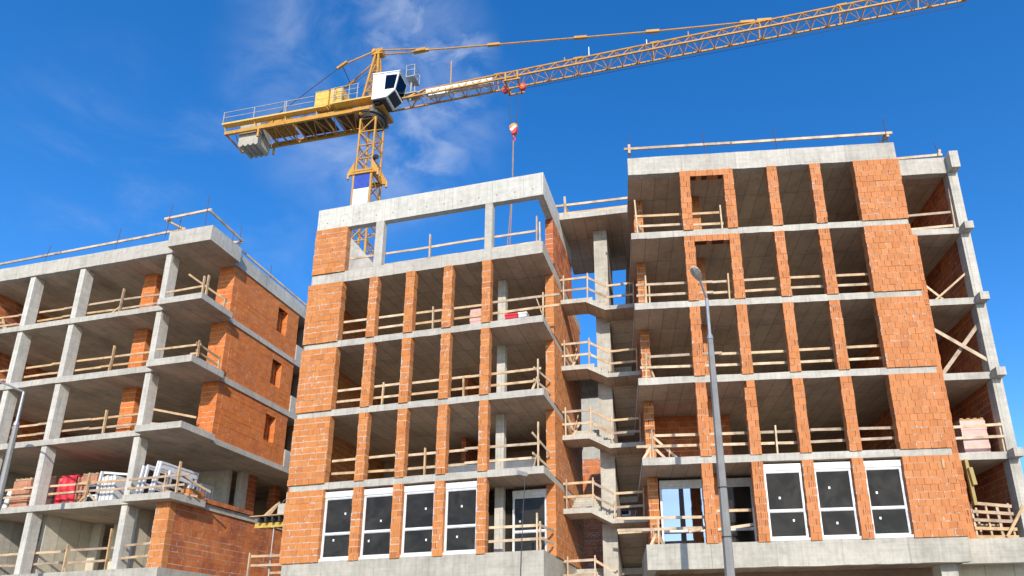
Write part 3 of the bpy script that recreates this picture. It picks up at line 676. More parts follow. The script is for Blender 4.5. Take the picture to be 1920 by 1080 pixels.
# ================================================================== STAIR TOWER
T = Thing('stair_tower', 'open concrete stair tower with kinked landings between the middle and right blocks', 'stair tower', FT)
LAND = [3.27, 6.12, 8.94, 11.77, 14.65]
for i, zl in enumerate(LAND):
    zh = zl+.45; th = .17; nx = LAND[i+1] if i < 4 else None
    poly = [(-.1, zh-th-.02), (1.0, zh-th-.02), (1.76, zl-th), (3.25, zl-th), (3.25, zl), (1.80, zl), (1.80, zl+.15), (1.54, zl+.15), (1.54, zl+.30), (1.28, zl+.30), (1.28, zh), (-.1, zh)]
    mb = MB(); mb.prism(poly, 'y', 0, .98, 0, 1); T.part('landing', mb, SL)
    # flight going down and back from the right half, flight going up and back from the left half
    down = MB(); n = 9; rise = 1.50/n; go = .27
    pr = [(.97, zl)]
    for s in range(n): pr += [(.97+s*go, zl-(s+1)*rise), (.97+(s+1)*go, zl-(s+1)*rise)]
    pr += [(.97+n*go, zl-1.5-.22), (.97, zl-.25)]
    down.prism(pr[::-1], 'x', 1.86, 3.2, 0); T.part('stair_flight', down, ['soffit'])
    if i < 4:
        upf = MB(); n = 6; rise = .93/n; pr = [(.97, zh-.22)]
        pr += [(.97, zh)]
        for s in range(n): pr += [(.97+s*go, zh+(s+1)*rise), (.97+(s+1)*go, zh+(s+1)*rise)]
        pr += [(.97+n*go, zh+.93-.2)]
        upf.prism(pr[::-1], 'x', 0.0, 1.24, 0); T.part('stair_flight', upf, ['concrete'])
        fl = MB(); zf = zh+.93; fl.box(-.2, 3.25, 2.60, (4.2, 4.2, 3.75, 5.2)[i], zf-.24, zf, soffit=1); T.part('floor_slab', fl, SL)
    z1 = (nx-.17-.005) if nx else 18.84
    wl = MB()
    wl.box(1.29, 1.85, .985, 3.3, (zl+.001), (z1 if i == 4 else z1+.46))
    T.part('stair_wall', wl, 'concrete')
rf = MB(); rf.box(-.05, 1.0, 0, 4.2, 18.85, 19.10, soffit=1); rf.box(1.002, 3.3, 0, 4.2, 18.851, 19.099, soffit=1); T.part('roof_slab', rf, SL)
T.part('stair_wall', cbox(1.29, 1.85, .99, 3.3, 0, 3.6), 'concrete')
TOWER = T

# neighbour house behind the stair tower, seen through the gap
T = Thing('apartment_building', 'pale rendered building far behind, glimpsed through the open stair tower', 'building', FT, (0, 19, 0))
mb = MB(); mb.box(-3.5, 2.6, 19, 27, 14.0, 18.5); mb.box(-3.7, 2.8, 18.8, 27.2, 18.502, 18.75); T.part('wall', mb, 'ballast')
T.part('brick_wall', bm(-3.5, 2.6, 19.0, 19.3, 0, 13.99, L=.5, course=.5), ['brick_wet', 'mortar'])
for z in (7.0, 10.0, 13.0):
    f = MB(); f.box(-.1, 1.2, 18.93, 18.99, z, z+1.7); wn = T.part('window', f, 'white_pvc'); T.part('pane', cbox(0, 1.1, 18.915, 18.925, z+.1, z+1.6), 'glass_cab', wn)

# ================================================================== GUARD RAILS
W = 0.30
# middle block
rail_thing('timber guard rail behind the brick piers of the top brick storey, middle block', FM, (-4, W, FLM[3]),
           run(-8.05, .55, W, 13.99, 3) + run(-8.05, .55, W, 13.545, 3), [((-4.3, .26, 13.07), (-4.32, .26, 14.12)), ((-.03, .2, 13.07), (-.03, .2, 14.06))], [((-.3, .3, 13.9), (-.08, .35, 13.2))])
rail_thing('timber guard rail behind brick piers, second brick storey from the top, middle block', FM, (-4, W, FLM[2]),
           run(-8.05, -.15, W, 11.14, 3) + run(-8.05, -.2, W, 10.71, 3) + [((-.35, -.02+.1, 11.1), (-.1, 1.4, 11.1)), ((-.35, .08, 10.65), (-.1, 1.4, 10.65))],
           [((-6.17, .26, 10.3), (-6.15, .26, 11.25)), ((-3.0, .26, 10.3), (-3.02, .26, 11.1)), ((-.23, .2, 10.29), (-.23, .2, 11.46))], [((-.45, .2, 10.3), (-.25, .22, 10.8))])
rail_thing('timber guard rail behind the brick piers just above the white windows, middle block', FM, (-4, W, FLM[1]),
           run(-8.02, -.2, W, 8.39, 3) + run(-8.0, -.2, W, 7.88, 3) + [((-.4, .05, 8.7), (-.1, 1.3, 8.3)), ((-.4, .1, 8.0), (-.1, 1.3, 7.75))],
           [((-4.36, .26, 7.52), (-4.37, .26, 8.56)), ((-.23, .2, 7.52), (-.23, .2, 9.12))], [((-.4, .2, 7.52), (-.25, .22, 8.0))])
rail_thing('short timber guard rail on the balcony bay beside the white windows, middle block', FM, (-1, W, FLM[0]),
           [((-1.97, W, 5.585), (-.2, W, 5.57)), ((-1.97, W, 5.12), (-.05, W, 5.13)), ((-.2, .1, 5.55), (0, 1.3, 5.55)), ((-.1, .1, 5.1), (0, 1.3, 5.1))],
           [((-.27, .2, 4.72), (-.28, .2, 5.96)), ((-.17, .22, 4.72), (-.18, .22, 5.68))])
rail_thing('timber guard rail in the open concrete frame at the top of the middle block', FM, (-4, W, FLM[4]),
           run(-8.05, -.25, W, 16.80, 3) + [((-6.4, .1, 16.14), (-3.3, .1, 16.14)), ((-3.35, .12, 16.14), (-.1, .12, 16.16))],
           [((-4.55, .22, 16.09), (-4.57, .22, 17.28)), ((-.26, .2, 16.09), (-.26, .2, 17.33)), ((-.14, .24, 16.09), (-.16, .24, 17.08))])
# right block
rail_thing('short timber guard rail beside the top brick door surround, right block', FR, (1, W, FLR[4]),
           [((.17, W, 16.79), (1.95, W, 16.77)), ((.33, W, 16.36), (1.95, W, 16.35)), ((2.1, W, 16.76), (3.3, W, 16.76)), ((2.1, W, 16.3), (3.35, W, 16.29))],
           [((.26, .28, 15.9), (.2, .28, 17.46)), ((3.28, .26, 15.9), (3.27, .26, 17.02))], [((.2, .3, 16.8), (.5, .6, 16.0)), ((.22, .3, 17.0), (.45, .9, 15.9))])
rail_thing('long timber guard rail on the second storey from the top, right block', FR, (4, W, FLR[3]),
           run(.1, 8.12, W, 13.96, 3) + run(.1, 8.12, W, 13.54, 3), [((.42, .24, 13.09), (.44, .24, 14.27)), ((.55, .34, 13.09), (.56, .34, 13.9)), ((3.3, .26, 13.09), (3.32, .26, 14.2))])
rail_thing('long timber guard rail on the middle storey of the right block', FR, (4, W, FLR[2]),
           run(.25, 8.15, W, 11.2, 3) + run(.1, 8.15, W, 10.77, 3), [((.28, .24, 10.3), (.32, .24, 11.28))], [((.35, .3, 11.2), (.55, .7, 10.4)), ((.4, .3, 10.9), (.65, .6, 10.3))])
rail_thing('timber guard rail with crossed braces at its left end, above the right block windows', FR, (4, W, FLR[1]),
           run(.45, 8.16, W, 8.33, 3) + run(-.15, 8.15, W, 7.95, 3), [((.38, .22, 7.52), (.36, .22, 8.52)), ((.28, .3, 7.52), (.3, .3, 7.95)), ((4.35, .26, 7.52), (4.37, .26, 8.52))],
           [((.05, .25, 7.54), (.35, .25, 8.0)), ((.4, .3, 8.3), (1.15, .5, 7.62)), ((.42, .35, 7.95), (.8, .4, 7.55)), ((.9, .4, 7.54), (.92, .4, 8.0))])
rail_thing('timber guard rail in front of the sky-reflecting window, right block', FR, (1, W, FLR[0]),
           [((-.9, .22, 5.6), (1.86, W, 5.58)), ((-.88, .22, 5.22), (1.9, W, 5.24)), ((2.25, .5, 5.8), (3.4, .5, 5.8)), ((2.25, .5, 5.2), (3.42, .5, 5.33)), ((1.35, .25, 5.12), (1.9, .3, 5.24))],
           [((.40, .26, 4.72), (.42, .26, 5.58)), ((.28, .7, 4.72), (.30, .7, 5.5))], [((.15, .3, 4.73), (.38, .4, 5.2)), ((.55, .3, 4.73), (.4, .4, 5.2))])
rail_thing('timber guard rail across the uppermost recessed corner bay of the right block', FR, (11, .9, FLR[4]),
           [((9.9, .9, 16.6), (11.86, .9, 16.68)), ((9.9, .9, 16.02), (11.95, .9, 16.12))], [((11.66, .86, 15.9), (11.72, .86, 17.62))])
rail_thing("timber guard rail in front of the wrapped pallet in the right block's corner bay", FR, (11, .9, FLR[1]),
           [((10.0, .72, 8.38), (11.9, .72, 8.43)), ((10.05, .72, 8.0), (11.9, .72, 8.02))], [((11.7, .8, 7.52), (11.7, .8, 8.5))])
def plank(label, fr, p, q, w=.03, h=.11, mat='timber'):
    b = Vector(p); mb = MB(); mb.bar(p, q, w, h)
    return solo('timber_plank', label, 'plank', fr, tuple(b), mb, mat, 'loose planks leaning in the corner bays')
plank("thin plank leaning up rightwards in the second recessed bay from the top, right block", FR, (10.5, .9, 13.12), (11.72, .9, 14.13), .03, .07)
plank("short plank sloping down rightwards in the second recessed bay from the top, right block", FR, (10.30, .95, 13.75), (10.86, .95, 13.12), .03, .08)
plank('long plank sloping down to the right across the middle recessed bay of the right block', FR, (10.2, .8, 11.98), (12.02, .74, 10.5), .03, .12)
plank("thick plank leaning up rightwards, crossing another in the right block's middle recessed bay", FR, (10.30, .90, 10.36), (11.80, .90, 12.15), .04, .13)
plank('narrow plank standing against the corner column in the middle recessed bay of the right block', FR, (11.75, .85, 10.5), (11.74, .85, 11.6), .04, .06)
plank('grey plank leaning right in front of the timber lattice at the lower right', FR, (11.16, .65, 4.74), (11.86, .68, 5.72), .03, .09, 'timber_old')
# left block
TO = 'timber_old'; WL = .99
rail_thing('weathered guard rail behind the columns on the top storey of the left block', FL, (-7, WL, FLL[4]),
           run(-13.5, -2.9, WL, 16.97, 4) + run(-13.5, -2.9, WL, 16.53, 4), [((-5.13, .93, 16.02), (-5.08, .93, 17.46))], [((-5.5, .95, 16.35), (-5.15, .93, 16.55))], mat=TO)
rail_thing('weathered guard rail behind the columns on the second storey from the top, left block', FL, (-7, WL, FLL[3]),
           run(-13.5, -2.9, WL, 14.19, 4) + run(-13.5, -2.9, WL, 13.76, 4), [((-5.06, .93, 13.24), (-5.0, .93, 13.9)), ((-5.0, .94, 13.8), (-4.99, .93, 14.66))], mat=TO)
rail_thing('weathered guard rail behind the columns on the middle storey of the left block', FL, (-7, WL, FLL[2]),
           run(-13.5, -2.9, WL, 11.385, 4) + run(-13.5, -2.9, WL, 10.95, 4), [((-4.72, .93, 10.43), (-4.74, .93, 11.66))], mat=TO)
rail_thing('weathered guard rail in front of the brick pallets and red tarpaulin, left block', FL, (-7, WL, FLL[1]),
           run(-13.5, -2.9, WL, 8.545, 4) + run(-13.5, -2.9, WL, 8.22, 4), [((-4.97, .93, 7.63), (-4.96, .93, 8.95))], [((-5.4, 1.0, 7.68), (-5.05, .98, 8.05)), ((-4.4, 1.0, 7.65), (-4.9, .98, 8.1))], mat=TO)
rail_thing('orange-brown guard rail on the lowest visible storey of the left block', FL, (-7, WL, FLL[0]),
           run(-13.5, -2.9, WL, 5.80, 4) + run(-13.5, -2.9, WL, 5.32, 4) + [((-2.3, .6, 5.78), (-.9, .5, 5.8)), ((-2.35, .6, 5.30), (-.95, .5, 5.33))],
           [((-5.35, .93, 4.82), (-5.34, .93, 6.05)), ((-3.35, .93, 4.82), (-3.37, .93, 6.56))], [((-5.2, .95, 4.84), (-5.32, .93, 5.1))], mat=TO)
rail_thing('guard rail with a raking board on the top corner balcony, left block', FL, (-.5, .3, FLL[4]),
           [((-2.1, .3, 16.47), (-.25, .3, 16.52)), ((-.9, -.02+.1, 17.03), (-.1, 1.5, 16.42))], [((-.25, .26, 16.02), (-.26, .26, 16.95)), ((-.04, .24, 16.02), (-.03, .24, 16.94)), ((-.12, 1.35, 16.02), (-.12, 1.38, 16.5))], mat=TO)
rail_thing('guard rail on the second corner balcony from the top, left block', FL, (-.5, .3, FLL[3]),
           [((-2.1, .3, 13.82), (.05, .3, 13.8)), ((-.1, .2, 13.85), (-.1, 1.5, 13.75)), ((-.05, .2, 13.5), (-.1, 1.5, 13.4)), ((-.4, .3, 13.42), (.02, .3, 13.42))],
           [((.0, .25, 13.24), (.0, .25, 13.95)), ((-.08, 1.5, 13.24), (-.1, 1.5, 13.85))], mat=TO)
rail_thing('single sloping board closing the third corner balcony from the top, left block', FL, (-1.2, .6, FLL[2]),
           [((-2.2, .75, 11.38), (-.9, 1.6, 11.2)), ((-2.25, .75, 10.78), (-1.6, .95, 10.72))], [], mat=TO)
rail_thing('guard rail with two tall posts in front of the stacked white window frames, left block', FL, (-.5, .3, FLL[1]),
           [((-2.3, .3, 8.30), (.45, .3, 8.33)), ((-2.3, .3, 7.95), (.28, .3, 7.93))], [((.0, .26, 7.63), (.0, .26, 8.85)), ((-.62, .32, 7.63), (-.62, .32, 8.45))],
           [((.05, .4, 8.3), (.4, 1.5, 7.9)), ((-.6, .35, 7.75), (.1, 1.2, 7.68))], mat=TO)
# brick pieces of timber inside the far left bay
plank('raking timber prop in the top left bay of the left block', FL, (-13.2, 1.3, 17.6), (-11.3, 1.3, 16.1), .05, .12, TO)
plank('broad leaning board behind the raking prop in the top left bay of the left block', FL, (-13.0, 1.7, 17.5), (-12.1, 1.6, 16.1), .05, .3, TO)
# roofs: reinforcing bars carrying a board
def roof_rail(label, fr, base, rails, bars, blocks=()):
    T = Thing('roof_guard_rail', label, 'guard rail', fr, base, 'roof guard rails on reinforcing bars')
    for p, q in rails:
        mb = MB(); mb.bar(p, q, .05, .10); T.part('rail', mb, 'timber')
    for p, q in bars:
        mb = MB(); mb.tube(p, q, .013, .013, 6); T.part('reinforcing_bar', mb, 'rebar')
    for p, q in blocks:
        mb = MB(); mb.bar(p, q, .09, .09); T.part('block', mb, 'timber')
roof_rail('roof-edge rail on rebar rods along the front of the right block', FR, (4.8, .1, 19.1),
          [((-.1, .1, 19.60), (3.9, .1, 19.59)), ((3.8, .1, 19.585), (9.7, .1, 19.60))],
          [((.14, .07, 19.0), (.12, .07, 20.28)), ((2.88, .07, 19.0), (2.85, .07, 20.15)), ((5.52, .07, 19.0), (5.44, .07, 20.15)), ((9.48, .07, 19.0), (9.46, .07, 20.25)), ((9.2, .07, 19.0), (9.16, .07, 19.42))],
          [((.09, .02, 19.42), (.09, .2, 19.42)), ((.09, .06, 19.36), (.09, .06, 19.74)), ((9.5, .02, 19.43), (9.5, .22, 19.43)), ((9.48, .16, 19.6), (9.35, .75, 19.15))])
roof_rail('short roof-edge rail on a rebar rod over the recessed corner bay of the right block', FR, (10.8, .8, 18.9),
          [((9.72, .8, 19.02), (11.72, .8, 19.10))], [((11.68, .78, 18.7), (11.5, .78, 19.66)), ((10.0, .82, 18.7), (10.0, .82, 19.1))], [((11.56, .74, 18.98), (11.62, .74, 19.26)), ((11.5, .85, 19.08), (11.4, 1.25, 18.75))])
roof_rail('roof-edge rail along the front of the left block', FL, (-7, .5, 19.2),
          [((-13.6, .5, 19.51), (-8.5, .5, 19.6)), ((-8.6, .5, 19.59), (-4.6, .5, 19.66)), ((-4.7, .5, 19.65), (-1.9, .5, 19.72))],
          [((-9.4, .47, 19.1), (-9.2, .47, 20.1)), ((-5.48, .47, 19.1), (-5.38, .47, 20.3))])
roof_rail('roof-edge rail boxed round the corner balcony roof of the left block', FL, (-1, .2, 19.23),
          [((-2.66, .1, 20.06), (-.3, .1, 20.12)), ((-2.55, .1, 19.98), (-2.0, .55, 19.75)), ((-.3, .05, 20.02), (-.1, 1.85, 19.70)), ((-.6, 1.75, 19.66), (-.1, 1.85, 19.64))],
          [((-2.42, .06, 19.1), (-2.33, .06, 20.7)), ((-2.05, .3, 19.1), (-2.0, .3, 20.5)), ((-.45, .06, 19.1), (-.5, .06, 20.85)), ((-.12, 1.7, 19.1), (-.12, 1.7, 20.35)), ((-.5, 1.7, 19.1), (-.5, 1.7, 20.15))],
          [((-2.45, .03, 20.0), (-2.45, .2, 20.0)), ((-.36, .02, 20.06), (-.36, .2, 20.06))])
roof_rail('dark roof-edge rail running back along the side wall of the left block', FL, (-.35, 4.5, 19.2),
          [((-.32, 1.9, 19.42), (-.32, 8, 19.30))], [((-.35, 4.2, 19.1), (-.35, 4.15, 19.95))])
roof_rail('two-board roof-edge rail over the open stair tower', FT, (1.5, .2, 19.1),
          [((-.3, .12, 19.62), (3.3, .12, 19.62)), ((-.3, .14, 19.22), (3.3, .14, 19.24))], [], [((.25, .08, 19.0), (.22, .08, 20.0)), ((.25, .14, 19.6), (.35, .5, 19.1))])
# stair tower landings
for i, (zl, nm) in enumerate(zip(LAND, ('lowest', 'second', 'third', 'fourth', 'uppermost'))):
    zh = zl+.45; R_ = [((-.1, .08, zh+.95), (1.15, .08, zh+.97)), ((-.1, .08, zh+.45), (1.15, .08, zh+.46)), ((1.12, .10, zh+.93), (1.86, .10, zl+.92)), ((1.12, .10, zh+.43), (1.86, .10, zl+.45)), ((1.84, .08, zl+.93), (2.95, .08, zl+.95)), ((1.84, .08, zl+.42), (2.95, .08, zl+.44))]
    P_ = [((.12, .05, zh-.05), (.12, .05, zh+1.12)), ((1.08, .05, zh-.05), (1.1, .05, zh+1.12)), ((1.86, .05, zl-.05), (1.87, .05, zl+1.05)), ((2.9, .05, zl-.02), (2.93, .05, zl+1.12))]
    X_ = []
    if i in (2, 3): X_ = [((.15, .15, zh+.95), (.35, .5, zh+.1)), ((.3, .5, zh+.05), (.55, .5, zh+.95)), ((.2, .4, zh+.7), (.45, .6, zh)), ((.35, .3, zh+.02), (.62, .35, zh+.6))]
    if i == 0: P_ = P_[:3]; R_ = R_[:4]
    rail_thing('timber guard rail around the %s kinked landing of the stair tower' % nm, FT, (1, .08, zl), R_, P_, X_, group='guard rails on the stair landings')
plank('loose board across the stair tower below its second landing', FT, (1.95, .1, 5.63), (3.3, -.3, 5.58), .03, .12)

# ================================================================== SITE MATERIAL ON THE FLOORS
def brick_pallet(label, fr, u0, u1, w0, w1, z0, z1, wrap='brick_left', name='brick_pallet', layers=3, top=True):
    T = Thing(name, label, 'pallet', fr, ((u0+u1)/2, (w0+w1)/2, z0), 'pallets of building blocks')
    p = MB()
    for k in range(5):
        a = u0+(u1-u0)*(k+.1)/5; p.box(a, a+(u1-u0)*.16, w0, w1, z0+.10, z0+.125)
    for k in (0, .45, .9): p.box(u0+(u1-u0)*k, u0+(u1-u0)*(k+.1), w0+.01, w1-.01, z0, z0+.098)
    T.part('pallet_base', p, 'timber_old')
    b = MB()
    if wrap.startswith('brick'):
        hh = (z1-z0-.13)/layers
        for k in range(layers): bricks(b, u0+.02, u1-.02, w0+.02, w1-.02, z0+.13+k*hh, z0+.13+(k+1)*hh-.015, L=.25, course=.24)
        T.part('bricks', b, [wrap, 'mortar_dark'])
    else:
        n = 7; h = z1-z0-.13
        for i in range(n):      # wrapped stack, cling film bulging a little between layers
            o = .012*(i % 2); b.box(u0+.02-o, u1-.02+o, w0+.02-o, w1-.02+o, z0+.13+h*i/n, z0+.13+h*(i+1)/n-.003)
        T.part('wrapped_bricks', b, wrap)
    if top:
        t = MB()
        for k in range(4): t.box(u0+.05+k*(u1-u0-.2)/3, u0+.15+k*(u1-u0-.2)/3, w0+.03, w1-.03, z1+.06, z1+.085)
        for k in (.05, .5, .9): t.box(u0+.04, u1-.04, w0+(w1-w0)*k, w0+(w1-w0)*k+.07, z1+.005, z1+.058)
        T.part('top_pallet', t, 'timber_old')
    return T
z = FLL[1]+.003
brick_pallet('brown brick pallet beside the white roll, left end of the left block open storey', FL, -9.35, -8.4, 1.3, 2.3, z, z+1.42, 'brick_dusty', layers=3)
brick_pallet('narrow orange brick stack just right of a column beside the red tarpaulin, left block', FL, -7.95, -7.2, 1.35, 2.3, z, z+1.42, 'brick_dusty', layers=3)
brick_pallet('brown brick stack half behind the post, right of the red tarpaulin, left block', FL, -5.95, -5.12, 1.4, 2.4, z, z+1.42, 'brick_dusty', layers=3)
T = Thing('covered_pallet', 'pallet covered with a bright red tarpaulin between two brick stacks in the left block', 'pallet', FL, (-6.5, 1.9, z))
b = MB(); bricks(b, -7.05, -6.05, 1.42, 2.35, z+.1, z+1.4, course=.24); T.part('bricks', b, ['brick_dusty', 'mortar_dark'])
t = MB(); n = 12
def tarp(u, v, lo):   # wavy front and top of the sheet
    return 1.36+.03*math.sin(u*17+v*3)+.02*math.sin(v*23+u*5)
for a in range(n):
    for c in range(n):
        U = [-6.98+.9*(a+i)/n for i in (0, 1)]; V = [z+.04+1.42*(c+i)/n for i in (0, 1)]
        if (c == 5 and a > 1) or (c == 2 and 2 < a < 10) or (c > 9 and a < 2): continue
        q = [(U[0], tarp(U[0], V[0], 0), V[0]), (U[1], tarp(U[1], V[0], 0), V[0]), (U[1], tarp(U[1], V[1], 0), V[1]), (U[0], tarp(U[0], V[1], 0), V[1])]
        t.face(q, [(x[0], x[2]) for x in q], 0, smooth=True)
t.box(-7.0, -6.06, 1.4, 2.38, z+1.43, z+1.46); t.box(-7.09, -7.06, 1.4, 2.3, z+.1, z+1.4)
T.part('tarpaulin', t, 'red')
def frame_stack(label, fr, u0, u1, w, dw, count, z0, h, tilt, glass=True):
    T = Thing('window_frame_stack', label, 'window frames', fr, ((u0+u1)/2, w, z0), 'white window frames stored on the open storey')
    for k in range(count):
        mb = MB(); ww = w+k*dw; t = .09; o = tilt
        def B(a, b, c, d): 
            mb.bar((a[0], ww+(a[1]-z0)*o, a[1]), (b[0], ww+(b[1]-z0)*o, b[1]), .08, .09)
        B((u0, z0), (u0, z0+h), 0, 0); B((u1, z0), (u1, z0+h), 0, 0); B((u0, z0+.05), (u1, z0+.05), 0, 0); B((u0, z0+h-.05), (u1, z0+h-.05), 0, 0); B((u0, z0+h*.4), (u1, z0+h*.4), 0, 0)
        mb.box(u0-.02, u1+.02, ww+h*o-.02, ww+h*o+.12, z0+h, z0+h+.22)
        fo = T.part('window_frame', mb, 'white_pvc')
        gl = MB(); q = [(u0+.05, ww+.05*o+.03, z0+.05), (u1-.05, ww+.05*o+.03, z0+.05), (u1-.05, ww+h*o+.03, z0+h-.05), (u0+.05, ww+h*o+.03, z0+h-.05)]
        q2 = [(x, y+.012, zz) for x, y, zz in q]
        gl.face(q, [(0, 0)]*4); gl.face(q2[::-1], [(0, 0)]*4)
        for i in range(4): j = (i+1) % 4; gl.face([q[j], q[i], q2[i], q2[j]], [(0, 0)]*4)
        T.part('pane', gl, 'glass_cab', fo)
T = Thing('window_frame_stack', 'tall white window frames standing edge-on behind the corner balcony rail, left block', 'window frames', FL, (-1.6, 1, z), 'white window frames stored on the open storey')
for k, (u, lean) in enumerate(((-2.12, .12), (-1.92, .12), (-1.52, .16), (-1.40, .16), (-.80, .10))):
    mb = MB(); h = (1.30, 1.32, 1.44, 1.42, 1.0)[k]; w0, w1 = .55, (1.7, 1.7, 2.3, 2.4, 1.6)[k]
    def B(w_a, z_a, w_b, z_b, t=.085): mb.bar((u+lean*(z_a-z)/1.4*1.4, w_a, z_a), (u+lean*(z_b-z)/1.4*1.4, w_b, z_b), t, t)
    B(w0, z, w0, z+h); B(w1, z, w1, z+h); B(w0, z+.04, w1, z+.04); B(w0, z+h-.04, w1, z+h-.04); B(w0, z+h*.42, w1, z+h*.42)
    if k > 1: mb.bar((u+lean*.95*h, w0, z+h-.18), (u+lean*.95*h, w1, z+h-.18), .05, .2)
    T.part('window_frame', mb, 'white_pvc')
# frames standing end-on
T = Thing('window_frame_stack', 'upright stack of white frames seen end-on, left of the corner column, left block', 'window frames', FL, (-4.4, 1.4, z), 'white window frames stored on the open storey')
for k in range(7):
    a = -4.68+k*.10; mb = MB(); mb.box(a, a+.08, 1.25+.02*(k % 2), 2.5, z, z+1.22+.03*(k % 3)); T.part('window_frame', mb, 'white_pvc')
mb = MB(); mb.bar((-5.0, 1.35, z+.0), (-4.85, 1.35, z+1.5), .09, .09); mb.bar((-4.9, 1.35, z+1.46), (-4.0, 2.2, z+1.5), .06, .09); T.part('window_frame', mb, 'white_pvc')
T = Thing('window_frame_stack', 'low white window sash with glass leaning behind the rail, right of the brown brick stack', 'window frames', FL, (-5.0, 1.3, z), 'white window frames stored on the open storey')
mb = MB(); u0, u1 = -5.25, -4.75
for a, b in (((u0, 0), (u0, .9)), ((u1, 0), (u1, .9)), ((u0, .04), (u1, .04)), ((u0, .86), (u1, .86)), ((u0, .45), (u1, .45))): mb.bar((a[0], 1.2, z+a[1]), (b[0], 1.2, z+b[1]), .07, .08)
fo = T.part('window_frame', mb, 'white_pvc'); T.part('pane', cbox(u0+.03, u1-.03, 1.21, 1.222, z+.05, z+.85), 'glass_cab', fo)
mb = MB(); mb.tube((-9.62, 1.35, z), (-9.56, 1.45, z+1.05), .10, .10, 14); solo('insulation_roll', 'white upright roll standing left of the brown brick pallet, left block', 'roll', FL, (-9.6, 1.4, z), mb, 'white')
# crate and bricks on the corner
T = Thing('plastic_crate', 'grey slatted plastic crate standing by the edge behind the small orange brick stack, left block', 'crate', FL, (-.96, 2.45, z))
cu0, cu1, cw0, cw1, ch = -1.30, -.62, 2.1, 2.8, .86
mb = MB(); mb.box(cu0+.03, cu1-.03, cw0+.03, cw1-.03, z, z+.06)
T.part('crate_floor', mb, 'plastic')
for (a, b, c, d) in ((cu0+.03, cu1-.03, cw0, cw0+.03), (cu0+.03, cu1-.03, cw1-.03, cw1), (cu0, cu0+.03, cw0, cw1), (cu1-.03, cu1, cw0, cw1)):
    mb = MB(); n = 5
    mb.box(a, b, c, d, z+ch-.1, z+ch); mb.box(a, b, c, d, z+.062, z+.16)
    for k in range(n):
        if b-a > .1: x = a+(b-a)*k/(n-.6); mb.box(x, x+.08, c+.002, d-.002, z+.16, z+ch-.1)
        else: y = c+(d-c)*k/(n-.6); mb.box(a+.002, b-.002, y, y+.09, z+.16, z+ch-.1)
    T.part('crate_side', mb, 'plastic')
mb = MB(); bricks(mb, -.42, -.04, .92, 1.68, z+.012, z+.36, run='w', L=.24, course=.17); solo('brick_stack', 'small stack of bright orange bricks at the slab edge in front of the grey crate', 'bricks', FL, (-.2, 1.3, z), mb, ['brick_mid', 'mortar'])
# right block: wrapped pallet, lattice, formwork beam
z = FLR[1]+.003
brick_pallet('pink film-wrapped brick pallet in the recessed corner bay behind the guard rail, right block', FR, 10.72, 11.58, 1.25, 2.1, z, z+1.28, 'pink_wrap')
z = FLR[0]+.003
T = Thing('timber_lattice', 'bright timber lattice crate leaning in the lowest recessed corner bay, right block', 'crate', FR, (10.9, .75, z))
for k in range(5):
    mb = MB(); f = k/4; mb.bar((10.30-.06*(1-f)+.02, .72+.02*f, z+.06+1.08*f), (11.52+.02*(1-f), .72+.02*f, z+.02+.97*f), .04, .10); T.part('slat', mb, 'timber_old')
for x in (10.33, 10.78, 11.10, 11.46):
    for w_ in (.78, 1.35):
        mb = MB(); mb.bar((x, w_, z), (x-.03, w_, z+1.1), .06, .07); T.part('batten', mb, 'timber')
for k in range(3):
    mb = MB(); mb.bar((10.32, 1.39, z+.1+k*.45), (11.5, 1.39, z+.07+k*.43), .04, .09); T.part('slat', mb, 'timber_old')
T = Thing('formwork_beam', 'two olive-yellow formwork beams hanging on the brick edge of the lowest corner bay, right block', 'beam', FR, (10.35, .7, 5.6))
mb = MB(); mb.bar((10.32, .60, 7.24), (10.36, .60, 5.75), .11, .10, up=(1, 0, 0)); T.part('beam', mb, 'olive')
mb = MB(); mb.bar((10.36, .52, 6.95), (10.41, .52, 6.38), .13, .12, up=(1, 0, 0)); T.part('beam', mb, 'olive')
mb = MB(); mb.box(9.24, 9.31, -.075, -.05, 6.82, 7.12); solo('board_offcut', 'small grey board stuck to the brick below the first slab, right block', 'board', FR, (9.27, -.06, 6.8), mb, 'timber_old')
# middle block: pallet, red box, white box
z = FLM[3]+.003
brick_pallet('pink film-wrapped brick pallet between the third and fourth brick piers, middle block', FM, -3.05, -2.58, .72, 1.5, z, z+1.02, 'pink_wrap', top=False)
def lid_box(label, fr, u0, u1, w0, w1, z0, z1, mat, cat='box'):
    T = Thing('storage_box', label, cat, fr, ((u0+u1)/2, (w0+w1)/2, z0))
    mb = MB(); mb.box(u0, u1, w0, w1, z0, z1-.07); T.part('body', mb, mat)
    mb = MB(); mb.box(u0-.02, u1+.02, w0-.02, w1+.02, z1-.065, z1); T.part('lid', mb, mat)
lid_box('red box on the balcony floor near the white column, middle block', FM, -1.60, -1.12, .6, 1.0, z, z+.55, 'red')
lid_box('white box right of the red box on the balcony floor, middle block', FM, -1.08, -.78, .6, 1.1, z, z+.55, 'white')
